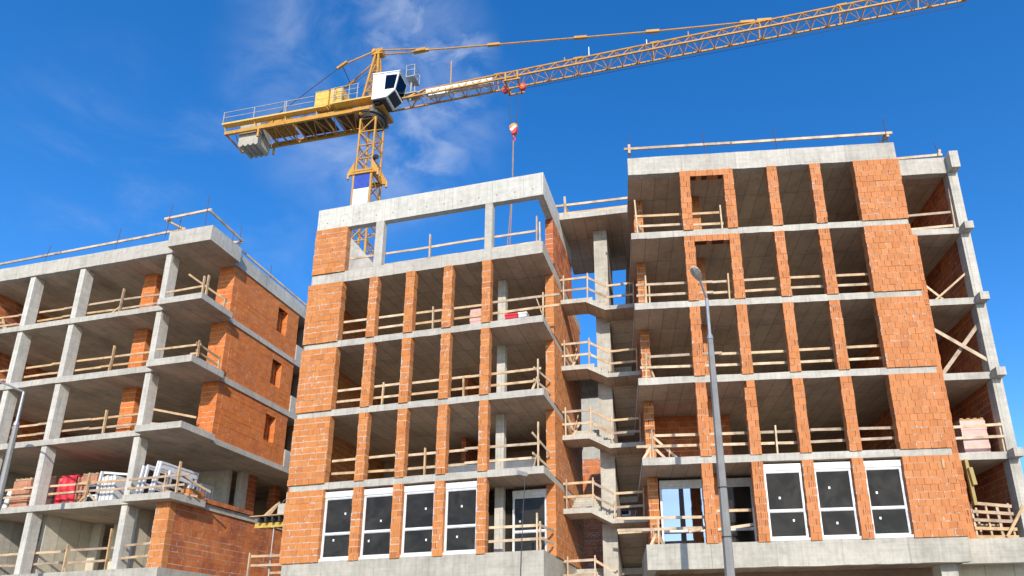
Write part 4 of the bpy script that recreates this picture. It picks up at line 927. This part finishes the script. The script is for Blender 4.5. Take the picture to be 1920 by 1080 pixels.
# work platform between left and middle block
T = Thing('formwork_platform', 'plywood work platform on yellow beams and steel props between the left and middle blocks', 'platform', FM, (-11.5, 2.5, 0))
mb = MB(); mb.box(-12.35, -10.4, 1.7, 4.6, 6.86, 6.89); T.part('deck', mb, 'timber_old')
for k in range(5):
    mb = MB(); mb.box(-12.0+.30*k, -11.92+.30*k, 1.75, 4.5, 6.64, 6.855); T.part('joist', mb, 'dark')
for w_ in (1.95, 3.9):
    mb = MB(); mb.box(-12.25, -10.45, w_, w_+.08, 6.44, 6.635); mb.box(-12.25, -10.45, w_-.03, w_+.11, 6.44, 6.48); T.part('main_beam', mb, 'yellow_beam')
for x, w_ in ((-11.42, 2.0), (-11.25, 2.6), (-11.9, 3.9), (-10.9, 3.9)):
    mb = MB(); mb.tube((x, w_, 0), (x, w_, 4.9), .035, .035, 8); mb.tube((x, w_, 4.9), (x, w_, 6.44), .024, .024, 8); mb.tube((x, w_, 4.8), (x, w_, 4.95), .06, .06, 8); mb.box(x-.07, x+.07, w_-.07, w_+.07, 6.42, 6.438); mb.box(x-.08, x+.08, w_-.08, w_+.08, 0, .012); T.part('prop', mb, 'steel')
mb = MB(); mb.box(-11.35, -10.6, 2.0, 2.35, 6.893, 7.38); solo('concrete_block', 'grey concrete block standing on the plywood work platform', 'block', FM, (-11, 2.2, 6.89), mb, 'concrete')
for k in range(3):
    mb = MB(); mb.bar((-11.85+.09*k, 1.9+.03*k, 6.9), (-11.4+.05*k, 1.98+.02*k, 7.35+.05*k), .03, .07)
    solo('timber_plank', ('dark lath leaning', 'thin lath leaning', 'broad lath leaning')[k]+' on the concrete block, '+('leftmost', 'middle', 'rightmost')[k]+' of three on the work platform', 'plank', FM, (-11.8+.09*k, 1.9, 6.9), mb, 'timber', 'laths on the work platform')
mb = MB(); mb.path([(-11.2, 2.0, 7.35), (-11.1, 2.0, 7.5), (-10.95, 2.0, 7.58), (-10.8, 2.0, 7.6)], .012); solo('cable_loop', 'thin orange cable looping over the concrete block on the work platform', 'cable', FM, (-11, 2, 7.35), mb, 'rope')
rail_thing('reddish guard rail standing in front of the steel props, between the left and middle blocks', FM, (-11.6, 1.9, 4.0),
           [((-12.12, 1.8, 5.32), (-10.3, 1.8, 5.29)), ((-12.1, 1.8, 4.97), (-10.3, 1.8, 4.94)), ((-11.3, 1.9, 4.66), (-10.3, 1.9, 4.66))], [((-12.15, 1.75, 2.8), (-12.14, 1.75, 5.45))], mat=TO, group='timber guard rails on the floors')
T = Thing('low_annex', 'low concrete annex between the left and middle blocks, under the steel props', 'annex', FM, (-11.6, 2, 0))
mb = MB(); mb.box(-12.6, -9.6, 2.9, 9, 2.5, 2.75); T.part('slab', mb, 'concrete'); mb = MB(); mb.box(-12.6, -9.6, 8.7, 8.9, 2.76, 12); T.part('wall', mb, 'dark')
# flood light on its cable
T = Thing('flood_light', 'small grey flood light hanging from the first slab edge over the balcony bay, middle block', 'flood light', FM, (-.66, -.3, 3.9))
mb = MB(); mb.bar((-.80, -.12, 7.30), (-.52, -.34, 7.16), .17, .12); T.part('lamp_head', mb, 'galv')
mb = MB(); mb.bar((-.66, -.02, 7.24), (-.66, -.2, 7.24), .04, .04); T.part('bracket', mb, 'steel')
mb = MB(); mb.path([(-.55, -.32, 7.15), (-.56, -.31, 6.6), (-.60, -.31, 6.1), (-.62, -.3, 5.4), (-.65, -.3, 4.6), (-.68, -.3, 3.7), (-.66, -.3, 0.2)], .012); T.part('cable', mb, 'cable')

# ================================================================== STREET LAMPS
def street_lamp(label, base, hk, kink_dir, head):
    """tapered octagonal pole, thinner upper tube, raking arm and a lantern"""
    x, y = base; T = Thing('street_lamp', label, 'street lamp', FW, (x, y, 0), 'street lamps on the pavement')
    mb = MB(); mb.tube((x, y, .02), (x, y, hk-1.25), .155, .085, 8); mb.tube((x, y, 0), (x, y, .04), .24, .24, 12); T.part('pole', mb, 'pole_grey')
    for zz in (2.9, 4.3, 5.6):
        mb = MB(); mb.tube((x, y, zz), (x, y, zz+.03), .155-.07*zz/(hk-1.25)+.012, None, 8); T.part('band', mb, 'dark')
    mb = MB(); mb.tube((x, y, hk-1.28), (x, y, hk-1.15), .10, .075, 10); T.part('collar', mb, 'steel')
    mb = MB(); mb.tube((x, y, hk-1.15), (x, y, hk), .05, .045, 10); T.part('upper_tube', mb, 'steel')
    h = Vector(head); k = Vector((x, y, hk)); d = (h-k)
    mb = MB(); mb.tube(k, h, .035, .032, 8); T.part('arm', mb, 'steel')
    fw = Vector((d.x, d.y, d.z*.35)).normalized(); sd_ = fw.cross(Vector((0, 0, 1))).normalized(); up = sd_.cross(fw)
    hd = MB(); gl = MB(); n = 12; prof = [(-.04, .04, .03), (.06, .10, .07), (.22, .135, .09), (.38, .12, .075), (.46, .05, .03)]
    rings = []
    for (t, wd, ht) in prof:
        rings.append([h+fw*t+sd_*(wd*math.cos(math.pi*i/n))+up*(ht*math.sin(math.pi*i/n)) for i in range(n+1)])
    for A, B in zip(rings, rings[1:]):
        for i in range(n): hd.face([A[i], A[i+1], B[i+1], B[i]], [(0, 0)]*4, 0, smooth=True)
    hd.face(rings[0], [(0, 0)]*(n+1)); hd.face(rings[-1][::-1], [(0, 0)]*(n+1))
    T.part('lamp_head', hd, 'white')
    for (A, B), (a, b) in zip(zip(rings, rings[1:]), zip(prof, prof[1:])):
        m0 = h+fw*a[0]-up*(a[2]*.6); m1 = h+fw*b[0]-up*(b[2]*.6)
        gl.face([A[0], B[0], m1, m0], [(0, 0)]*4, 0, smooth=True); gl.face([m0, m1, B[-1], A[-1]], [(0, 0)]*4, 0, smooth=True)
    T.part('lamp_glass', gl, 'lens')
street_lamp('grey street lamp with a tapered pole standing in front of the right block', (3.826, 16.564), 11.165, None, (3.606, 16.257, 11.6))
street_lamp("thin grey street lamp with a raking arm in front of the left block", (-19.806, 21.728), 10.92, None, (-21.9, 22.25, 11.85))

# ================================================================== TOWER CRANE
T = Thing('tower_crane', 'yellow tower crane with a white cab and long lattice jib rising behind the middle block', 'crane', FK, (.32, -.2, 0))
Y = 'yellow'
def lattice_mast(mb, cx, cw, hw, z0, z1, bay, r=.055, rb=.028, hw1=None):
    hw1 = hw if hw1 is None else hw1
    def c(i, z):
        t = (z-z0)/(z1-z0); h = hw+(hw1-hw)*t
        return Vector((cx+(-h, h, h, -h)[i], cw+(-h, -h, h, h)[i], z))
    for i in range(4): mb.bar(c(i, z0), c(i, z1), r*2, r*2, up=(0, 1, 0))
    n = round((z1-z0)/bay); b = (z1-z0)/n
    for k in range(n):
        a, e = z0+k*b, z0+(k+1)*b
        for i in range(4):
            j = (i+1) % 4
            mb.bar(c(i, a), c(j, a), rb*2.2, rb*2.2)
            if k % 2: mb.bar(c(i, a), c(j, e), rb*2, rb*2, up=(0, 1, 0.1))
            else: mb.bar(c(j, a), c(i, e), rb*2, rb*2, up=(0, 1, 0.1))
    for i in range(4): mb.bar(c(i, z1), c((i+1) % 4, z1), rb*2.2, rb*2.2)
mb = MB(); lattice_mast(mb, .32, -.2, .60, 0, 31.1, 1.25); T.part('mast', mb, Y)
mb = MB(); lattice_mast(mb, .34, -.2, .54, 31.25, 35.5, 1.05, .05); T.part('upper_mast', mb, Y)
# climbing collar with its splayed brackets
mb = MB(); h = .66
for z in (31.1, 31.28):
    for a, b in (((-h, -h), (h, -h)), ((h, -h), (h, h)), ((h, h), (-h, h)), ((-h, h), (-h, -h))):
        mb.bar((.32+a[0], -.2+a[1], z), (.32+b[0], -.2+b[1], z), .12, .14)
T.part('climbing_collar', mb, Y)
for sx in (-1, 1):
    for sy in (-1, 1):
        mb = MB(); x, y = .32+sx*.62, -.2+sy*.60
        p = [Vector((x, y, 32.1)), Vector((x, y, 31.12)), Vector((x+sx*.44, y, 31.02)), Vector((x+sx*.44, y, 31.24))]
        if sx < 0: p = p[::-1]
        o = Vector((0, .05, 0))
        mb.face([q-o for q in p], [(0, 0)]*4); mb.face([q+o for q in p[::-1]], [(0, 0)]*4)
        for i in range(4):
            j = (i+1) % 4; mb.face([p[j]-o, p[i]-o, p[i]+o, p[j]+o], [(0, 0)]*4)
        mb.tube((x+sx*.40, y, 31.25), (x+sx*.40, y, 30.80), .075, .075, 8)
        T.part('collar_bracket', mb, Y)

mb = MB(); mb.box(-.30, .88-.06, -.83, -.815, 29.95, 31.12, 0); mb.box(-.30, .82, -.831, -.816, 28.75, 29.949, 1); T.part('blank_panel', mb, ['blue', 'white'])
fl = MB(); fl.bar((1.0, -.75, 32.25), (1.32, -.95, 32.1), .22, .20); fl.bar((.86, -.74, 32.05), (1.1, -.8, 32.05), .05, .05); T.part('flood_light', fl, 'dark')
# slewing ring
mb = MB(); mb.tube((.34, -.2, 35.5), (.34, -.2, 35.72), .72, .82, 20); mb.tube((.34, -.2, 35.725), (.34, -.2, 36.05), .92, .92, 24); T.part('slewing_ring', mb, 'dark')
mb = MB(); mb.box(-.75, 1.45, -.95, .55, 36.06, 36.30); mb.bar((-.6, -.95, 36.0), (.6, -1.0, 35.95), .3, .22); mb.tube((-.2, -.9, 35.75), (.55, -.95, 35.80), .12, .12, 10); T.part('turntable', mb, Y)
# apex tower
ap = Vector((.26, -.1, 41.75)); mb = MB(); ft = [Vector((-.52, -.55, 36.3)), Vector((.72, -.55, 36.3)), Vector((.72, .35, 36.3)), Vector((-.52, .35, 36.3))]
for f0 in ft: mb.bar(f0, ap+Vector(((f0.x-.1)*.18, (f0.y+.1)*.25, -.3)), .12, .12, up=(0, 1, 0))
for k in range(1, 6):
    t = k/6; q = [f0.lerp(ap, t) for f0 in ft]; q2 = [f0.lerp(ap, t-1/6) for f0 in ft]
    for i in range(4):
        j = (i+1) % 4; mb.bar(q[i], q[j], .05, .05); mb.bar(q2[i], q[j], .045, .045, up=(0, 1, .1))
mb.box(.26-.38, .26+.42, -.3, .12, 41.4, 41.85); mb.tube((.05, -.36, 41.7), (.05, .2, 41.7), .14, .14, 10); mb.tube((.6, -.36, 41.6), (.6, .2, 41.6), .10, .10, 10)
T.part('apex_tower', mb, Y)
# jib: two bottom chords and one top chord
def zb(u): return 36.92+.021*u
def zt(u): return 37.74+.026*u
U0, U1 = 1.3, 37.2; HW = .42
jb = MB()
for sy in (-1, 1): jb.bar((U0, sy*HW, zb(U0)), (U1, sy*HW, zb(U1)), .085, .095)
jb.tube((3.75, 0, zt(3.75)), (U1, 0, zt(U1)), .062, .062, 8); jb.bar((2.75, -HW, zb(2.75)), (3.75, 0, zt(3.75)), .07, .07); jb.bar((2.75, HW, zb(2.75)), (3.75, 0, zt(3.75)), .07, .07)
n = 36; st = (U1-2.75)/n
for k in range(n):
    a = 2.75+k*st; b = a+st; m_ = (a+b)/2
    jb.bar((a, -HW, zb(a)), (a, HW, zb(a)), .04, .04)
    jb.bar((a, -HW, zb(a)), (b, HW, zb(b)), .035, .035) if k % 2 else jb.bar((a, HW, zb(a)), (b, -HW, zb(b)), .035, .035)
    if m_ > 3.75:
        for sy in (-1, 1):
            jb.bar((a, sy*HW, zb(a)), (m_, 0, zt(m_)), .036, .036); jb.bar((b, sy*HW, zb(b)), (m_, 0, zt(m_)), .036, .036)
for u in (9.0, 14.3, 19.2, 25.7, 30.4, 34.8):
    jb.tube((u-.3, 0, zt(u)), (u+.3, 0, zt(u)), .10, .10, 8)
    for sy in (-1, 1): jb.bar((u-.12, sy*HW, zb(u)), (u-.12, 0, zt(u)), .06, .06)
jb.bar((U1, -HW, zb(U1)), (U1, HW, zb(U1)), .12, .3); jb.bar((U1, 0, zt(U1)), (U1+.3, 0, zb(U1)-.3), .06, .06)
T.part('jib', jb, Y)
mb = MB(); mb.box(4.0, 8.6, -.16, .16, zb(6)+.22, zb(6)+.62); mb.box(4.2, 5.6, -.165, .165, zb(6)+.05, zb(6)+.218); T.part('white_panel', mb, 'white')
mb = MB()
for u in (15.0, 18.7): mb.tube((u, 0, zt(u)), (u, 0, zt(u)+(.75 if u < 16 else .4)), .035, .03, 8)
T.part('white_marker', mb, 'white')
mb = MB(); mb.tube((5.66, 0, zt(5.66)), (5.65, 0, zt(5.66)+1.95), .04, .035, 8); mb.tube((13.4, 0, zt(13.4)), (13.4, 0, zt(13.4)+.3), .05, .04, 8); mb.tube((21.3, 0, zt(21.3)), (21.3, 0, zt(21.3)+.35), .04, .04, 8); T.part('marker_post', mb, Y)
# jib tie: double near the apex, then one bar in lengths
tp = [(.62, 41.85), (3.55, 41.26), (8.6, 40.58), (14.48, 39.80), (19.12, 39.2), (24.9, 38.56), (25.9, zt(25.9)+.05)]
mb = MB()
for y in (-.22, .12): mb.tube((tp[0][0], y, tp[0][1]-.15), (3.0, y*.7, 41.33), .045, .045, 8)
mb.box(2.85, 3.75, -.12, .12, 41.18, 41.38)
for (a, za), (b, zb_) in zip(tp[1:], tp[2:]): mb.tube((a, 0, za), (b, 0, zb_), .05, .05, 8)
for a, za in tp[1:]: mb.bar((a-.42, 0, za+.06), (a+.42, 0, za-.05), .15, .17)
T.part('tie_bar', mb, Y)
# counter jib
cj = MB()
for y in (-.80, .88):
    cj.bar((-10.35, y, 36.22), (.9, y, 36.22), .14, .24)
    cj.bar((-7.7 if y < 0 else -7.9, y+.02, 36.35), (-.8, y+.02, 36.35), .05, .3)
for k in range(15):
    a = -10.3+k*.74
    if not -9.6 < a < -7.9:
        cj.bar((a, -.8, 36.2), (a, .88, 36.2), .08, .12)
        if k < 14: cj.bar((a, -.8 if k % 2 else .88, 36.15), (a+.74, .88 if k % 2 else -.8, 36.15), .05, .05)
T.part('counter_jib', cj, Y)
wk = MB(); wk.box(-10.4, -2.6, -1.15, -.80+.02, 36.68, 36.80); wk.box(-2.0, .75, -1.30, -.70, 36.62, 36.72)
for a in (-10.3, -8.0, -5.7, -3.4): wk.bar((a, -1.0, 36.7), (a, -.8, 36.3), .05, .05)
T.part('walkway', wk, 'yellow_box')
mb = MB(); mb.box(-5.4, -2.7, -.72, .80, 36.50, 36.56); mb.box(-2.2, -.9, -.72, .8, 36.42, 36.48); T.part('machine_deck', mb, 'shade_brown')
hr = MB()
for a in (-10.35, -8.02, -5.72, -5.6): hr.bar((a, -1.1, 36.8), (a, -1.1, 37.75), .055, .055)
for z in (37.72, 37.28): hr.bar((-10.4, -1.1, z), (-3.6, -1.1, z+.02), .04, .04)
for z in (37.72, 37.28): hr.bar((-10.38, -1.1, z), (-10.38, .8, z), .04, .04)
hr.bar((-10.38, .8, 36.4), (-10.38, .8, 37.75), .05, .05)
for a in (-2.0, -1.45, -.9, -.3): hr.bar((a, -1.27, 36.7), (a, -1.27, 37.95), .045, .045)
for z in (37.92, 37.55, 37.15): hr.bar((-2.0, -1.27, z), (-.2, -1.27, z+.03), .035, .035)
for z in (37.92, 37.4): hr.bar((-2.0, -1.27, z), (-2.0, .3, z), .035, .035)
T.part('handrail', hr, 'galv')
for a, b, zz in ((-3.62, -2.62, 38.20), (-2.50, -1.62, 38.26)):
    mb = MB(); mb.box(a, b, -.92, .1, 37.0, zz); mb.box(a+.03, b-.03, -.935, -.918, 37.08, 37.5); mb.box(a+.03, b-.03, -.936, -.919, 37.58, zz-.07); mb.box(a-.02, b+.02, -.95, .12, zz+.002, zz+.04); T.part('motor_cabinet', mb, 'yellow_box')
mb = MB(); mb.tube((-6.6, -.5, 36.95), (-6.6, .5, 36.95), .30, .30, 14); mb.box(-7.4, -6.95, -.55, .4, 36.6, 37.15); mb.box(-6.2, -5.75, -.5, .3, 36.6, 37.2); mb.box(-7.5, -5.6, -.65, .6, 36.52, 36.6); T.part('winch', mb, Y)
for k in range(4):      # scalloped concrete blocks hung in the end bay
    mb = MB(); x0 = -9.42+k*.39; x1 = x0+.385; n = 8
    pts = [(x0, 37.15), (x0, 35.32)]+[(x0+(x1-x0)*i/n, 35.32-.16*math.sin(math.pi*i/n)) for i in range(1, n)]+[(x1, 35.32), (x1, 37.15)]
    mb.prism(pts, 'y', -.55, .62, 0); T.part('counterweight', mb, 'ballast')
mb = MB()
for y, a in ((-.82, -7.75), (.9, -7.75)): mb.tube((a, y, 36.2), (a, y, 35.5), .075, .075, 8)
T.part('hanger_pin', mb, Y)
mb = MB()
for y, p1 in ((-.62, (-2.05, 40.55)), (.55, (-2.05, 40.15))):
    mb.tube((.05, y*.5, 41.6), (p1[0], y, p1[1]), .05, .05, 8); mb.bar((p1[0]+.35, y, p1[1]+.22), (p1[0]-.35, y, p1[1]-.22), .14, .16)
T.part('rear_tie', mb, Y)
mb = MB()
for y, p1 in ((-.62, (-2.3, 40.38)), (.55, (-2.3, 39.98))): mb.tube((p1[0], y, p1[1]), (-7.7, y, 36.5), .028, .028, 6)
mb.tube((-2.05, -.62, 40.55), (-2.05, .55, 40.15), .025, .025, 6)
mb.tube((.2, -.2, 40.2), (-5.6, -.1, 37.0), .014, .014, 5); mb.tube((.2, 0, 39.6), (-5.2, .2, 36.9), .014, .014, 5)
T.part('stay_cable', mb, 'cable')
# cab
poly = [(.82, 36.28), (1.85, 36.30), (2.42, 36.78), (2.66, 38.20), (.82, 38.30)]
mb = MB(); mb.prism(poly, 'y', -1.38, -.22, 0); mb.prism([(.78, 38.302), (2.66, 38.202), (2.76, 38.26), (.78, 38.38)], 'y', -1.42, -.18, 0); cabo = T.part('cab', mb, 'white')
mb = MB(); mb.prism([(1.70, 36.92), (2.36, 36.90), (2.54, 37.98), (1.74, 38.06)], 'y', -1.392, -1.383, 0); T.part('cab_window', mb, 'glass_cab', cabo)
def slant(a, b, y0, y1, mat, name):   # pane lying on the sloping front
    d = Vector((b[0]-a[0], 0, b[1]-a[1])).normalized(); nn = Vector((d.z, 0, -d.x))*.012
    p = [Vector((a[0], y0, a[1])), Vector((a[0], y1, a[1])), Vector((b[0], y1, b[1])), Vector((b[0], y0, b[1]))]
    mb = MB(); q = [x+nn for x in p]; r0 = [x+nn*.2 for x in p]
    mb.face(q, [(0, 0)]*4); mb.face(r0[::-1], [(0, 0)]*4)
    for i in range(4): j = (i+1) % 4; mb.face([r0[i], r0[j], q[j], q[i]], [(0, 0)]*4)
    T.part(name, mb, mat, cabo)
slant((2.438, 36.88), (2.645, 38.10), -1.30, -.30, 'glass_cab', 'cab_window')
slant((1.93, 36.37), (2.38, 36.745), -1.30, -.30, 'glass_cab', 'cab_window')
mb = MB(); mb.box(.86, 1.75, -1.36, -.24, 36.20, 36.275); mb.box(.9, 1.3, -1.2, -.4, 36.10, 36.195); T.part('cab_floor', mb, 'dark', cabo)
# ladder basket on the jib foot
mb = MB()
for x, y in ((2.62, -.35), (3.2, -.35), (2.62, .45), (3.2, .45)): mb.bar((x, y, 38.85), (x, y, 39.75), .045, .045)
for z in (39.75, 39.35):
    for a, b in (((2.62, -.35), (3.2, -.35)), ((3.2, -.35), (3.2, .45)), ((3.2, .45), (2.62, .45)), ((2.62, .45), (2.62, -.35))): mb.bar((*a, z), (*b, z), .04, .04)
mb.box(2.6, 3.22, -.37, .47, 38.78, 38.84); mb.bar((2.85, 0, 37.1), (2.85, 0, 38.8), .09, .09); mb.bar((3.05, .2, 37.1), (3.0, .2, 38.8), .06, .06); mb.box(2.5, 3.4, -.3, .35, 37.45, 37.53)
T.part('service_basket', mb, 'galv')
# trolley, ropes, hook
mb = MB()
for u in (9.62, 10.42):
    for sy in (-1, 1): mb.bar((u, sy*.56, 37.35), (u, sy*.56, 36.72), .10, .07)
    mb.bar((u, -.56, 36.75), (u, .56, 36.75), .09, .09)
for sy in (-.56, .56): mb.bar((9.5, sy, 36.75), (10.6, sy, 36.75), .08, .09)
tr_ = T.part('trolley', mb, Y)
for u in (9.45, 10.62):
    mb = MB(); mb.tube((u, -.10, 36.62), (u, .10, 36.62), .23, .23, 18); T.part('pulley', mb, 'red_paint', tr_)
    mb = MB(); mb.tube((u, -.115, 36.62), (u, .115, 36.62), .10, .10, 12); T.part('pulley_hub', mb, Y, tr_)
mb = MB(); mb.tube((9.65, 0, 36.5), (9.86, 0, 33.5), .02, .02, 5); mb.tube((10.42, 0, 36.5), (10.22, 0, 33.5), .02, .02, 5); T.part('hoist_rope', mb, 'cable')
mb = MB(); mb.tube((10.04, -.09, 33.52), (10.04, .09, 33.52), .27, .27, 18, 0); hb = T.part('hook_block', mb, Y)
mb = MB(); mb.prism([(9.80, 33.45), (9.88, 33.08), (10.0, 32.96), (10.12, 32.96), (10.24, 33.1), (10.29, 33.45)], 'y', -.13, .13); T.part('hook_cheek', mb, 'red_paint', hb)
mb = MB(); mb.bar((9.88, -.14, 33.22), (10.2, -.14, 33.5), .02, .2, up=(1, 0, -1)); T.part('white_stripe', mb, 'white', hb)
mb = MB(); mb.path([(10.04, 0, 32.96), (10.04, 0, 32.75), (10.13, 0, 32.66), (10.13, 0, 32.52), (10.03, 0, 32.44), (9.94, 0, 32.52)], .045, 8); T.part('hook', mb, 'red_paint', hb)
mb = MB(); mb.tube((10.02, 0, 32.45), (9.99, 0, 28.6), .05, .045, 6); mb.tube((9.99, 0, 28.6), (9.80, 0, 22.6), .032, .032, 6); mb.tube((9.97, 0, 28.6), (9.45, .3, 22.6), .032, .032, 6); T.part('sling', mb, 'rope')
mb = MB(); mb.tube((10.6, .3, 36.8), (37.0, .3, 37.2), .014, .014, 5); mb.tube((U0, -.25, 37.05), (9.5, -.3, 36.85), .014, .014, 5); T.part('trolley_rope', mb, 'cable')

# ================================================================== BARE TREE behind the right block
T = Thing('bare_tree', 'leafless tree whose twigs show past the right block at the right edge', 'tree', FR, (15.0, 3, 0))
tk = MB(); tw = MB(); rr = random.Random(5)
def grow(p, d, L, r, depth):
    q = p+d*L; (tk if depth < 3 else tw).tube(p, q, r, r*.72, 6, caps=False)
    if depth >= 7: return
    for _ in range(2 if depth < 5 else 3):
        nd = (d+Vector((rr.uniform(-.6, .6), rr.uniform(-.6, .6), rr.uniform(-.15, .45)))).normalized()
        grow(q, nd, L*rr.uniform(.66, .82), r*.66, depth+1)
grow(Vector((15.2, 3, 0)), Vector((.05, 0, 1)), 2.6, .14, 0)
T.part('trunk', tk, 'bark'); T.part('crown', tw, 'bark')
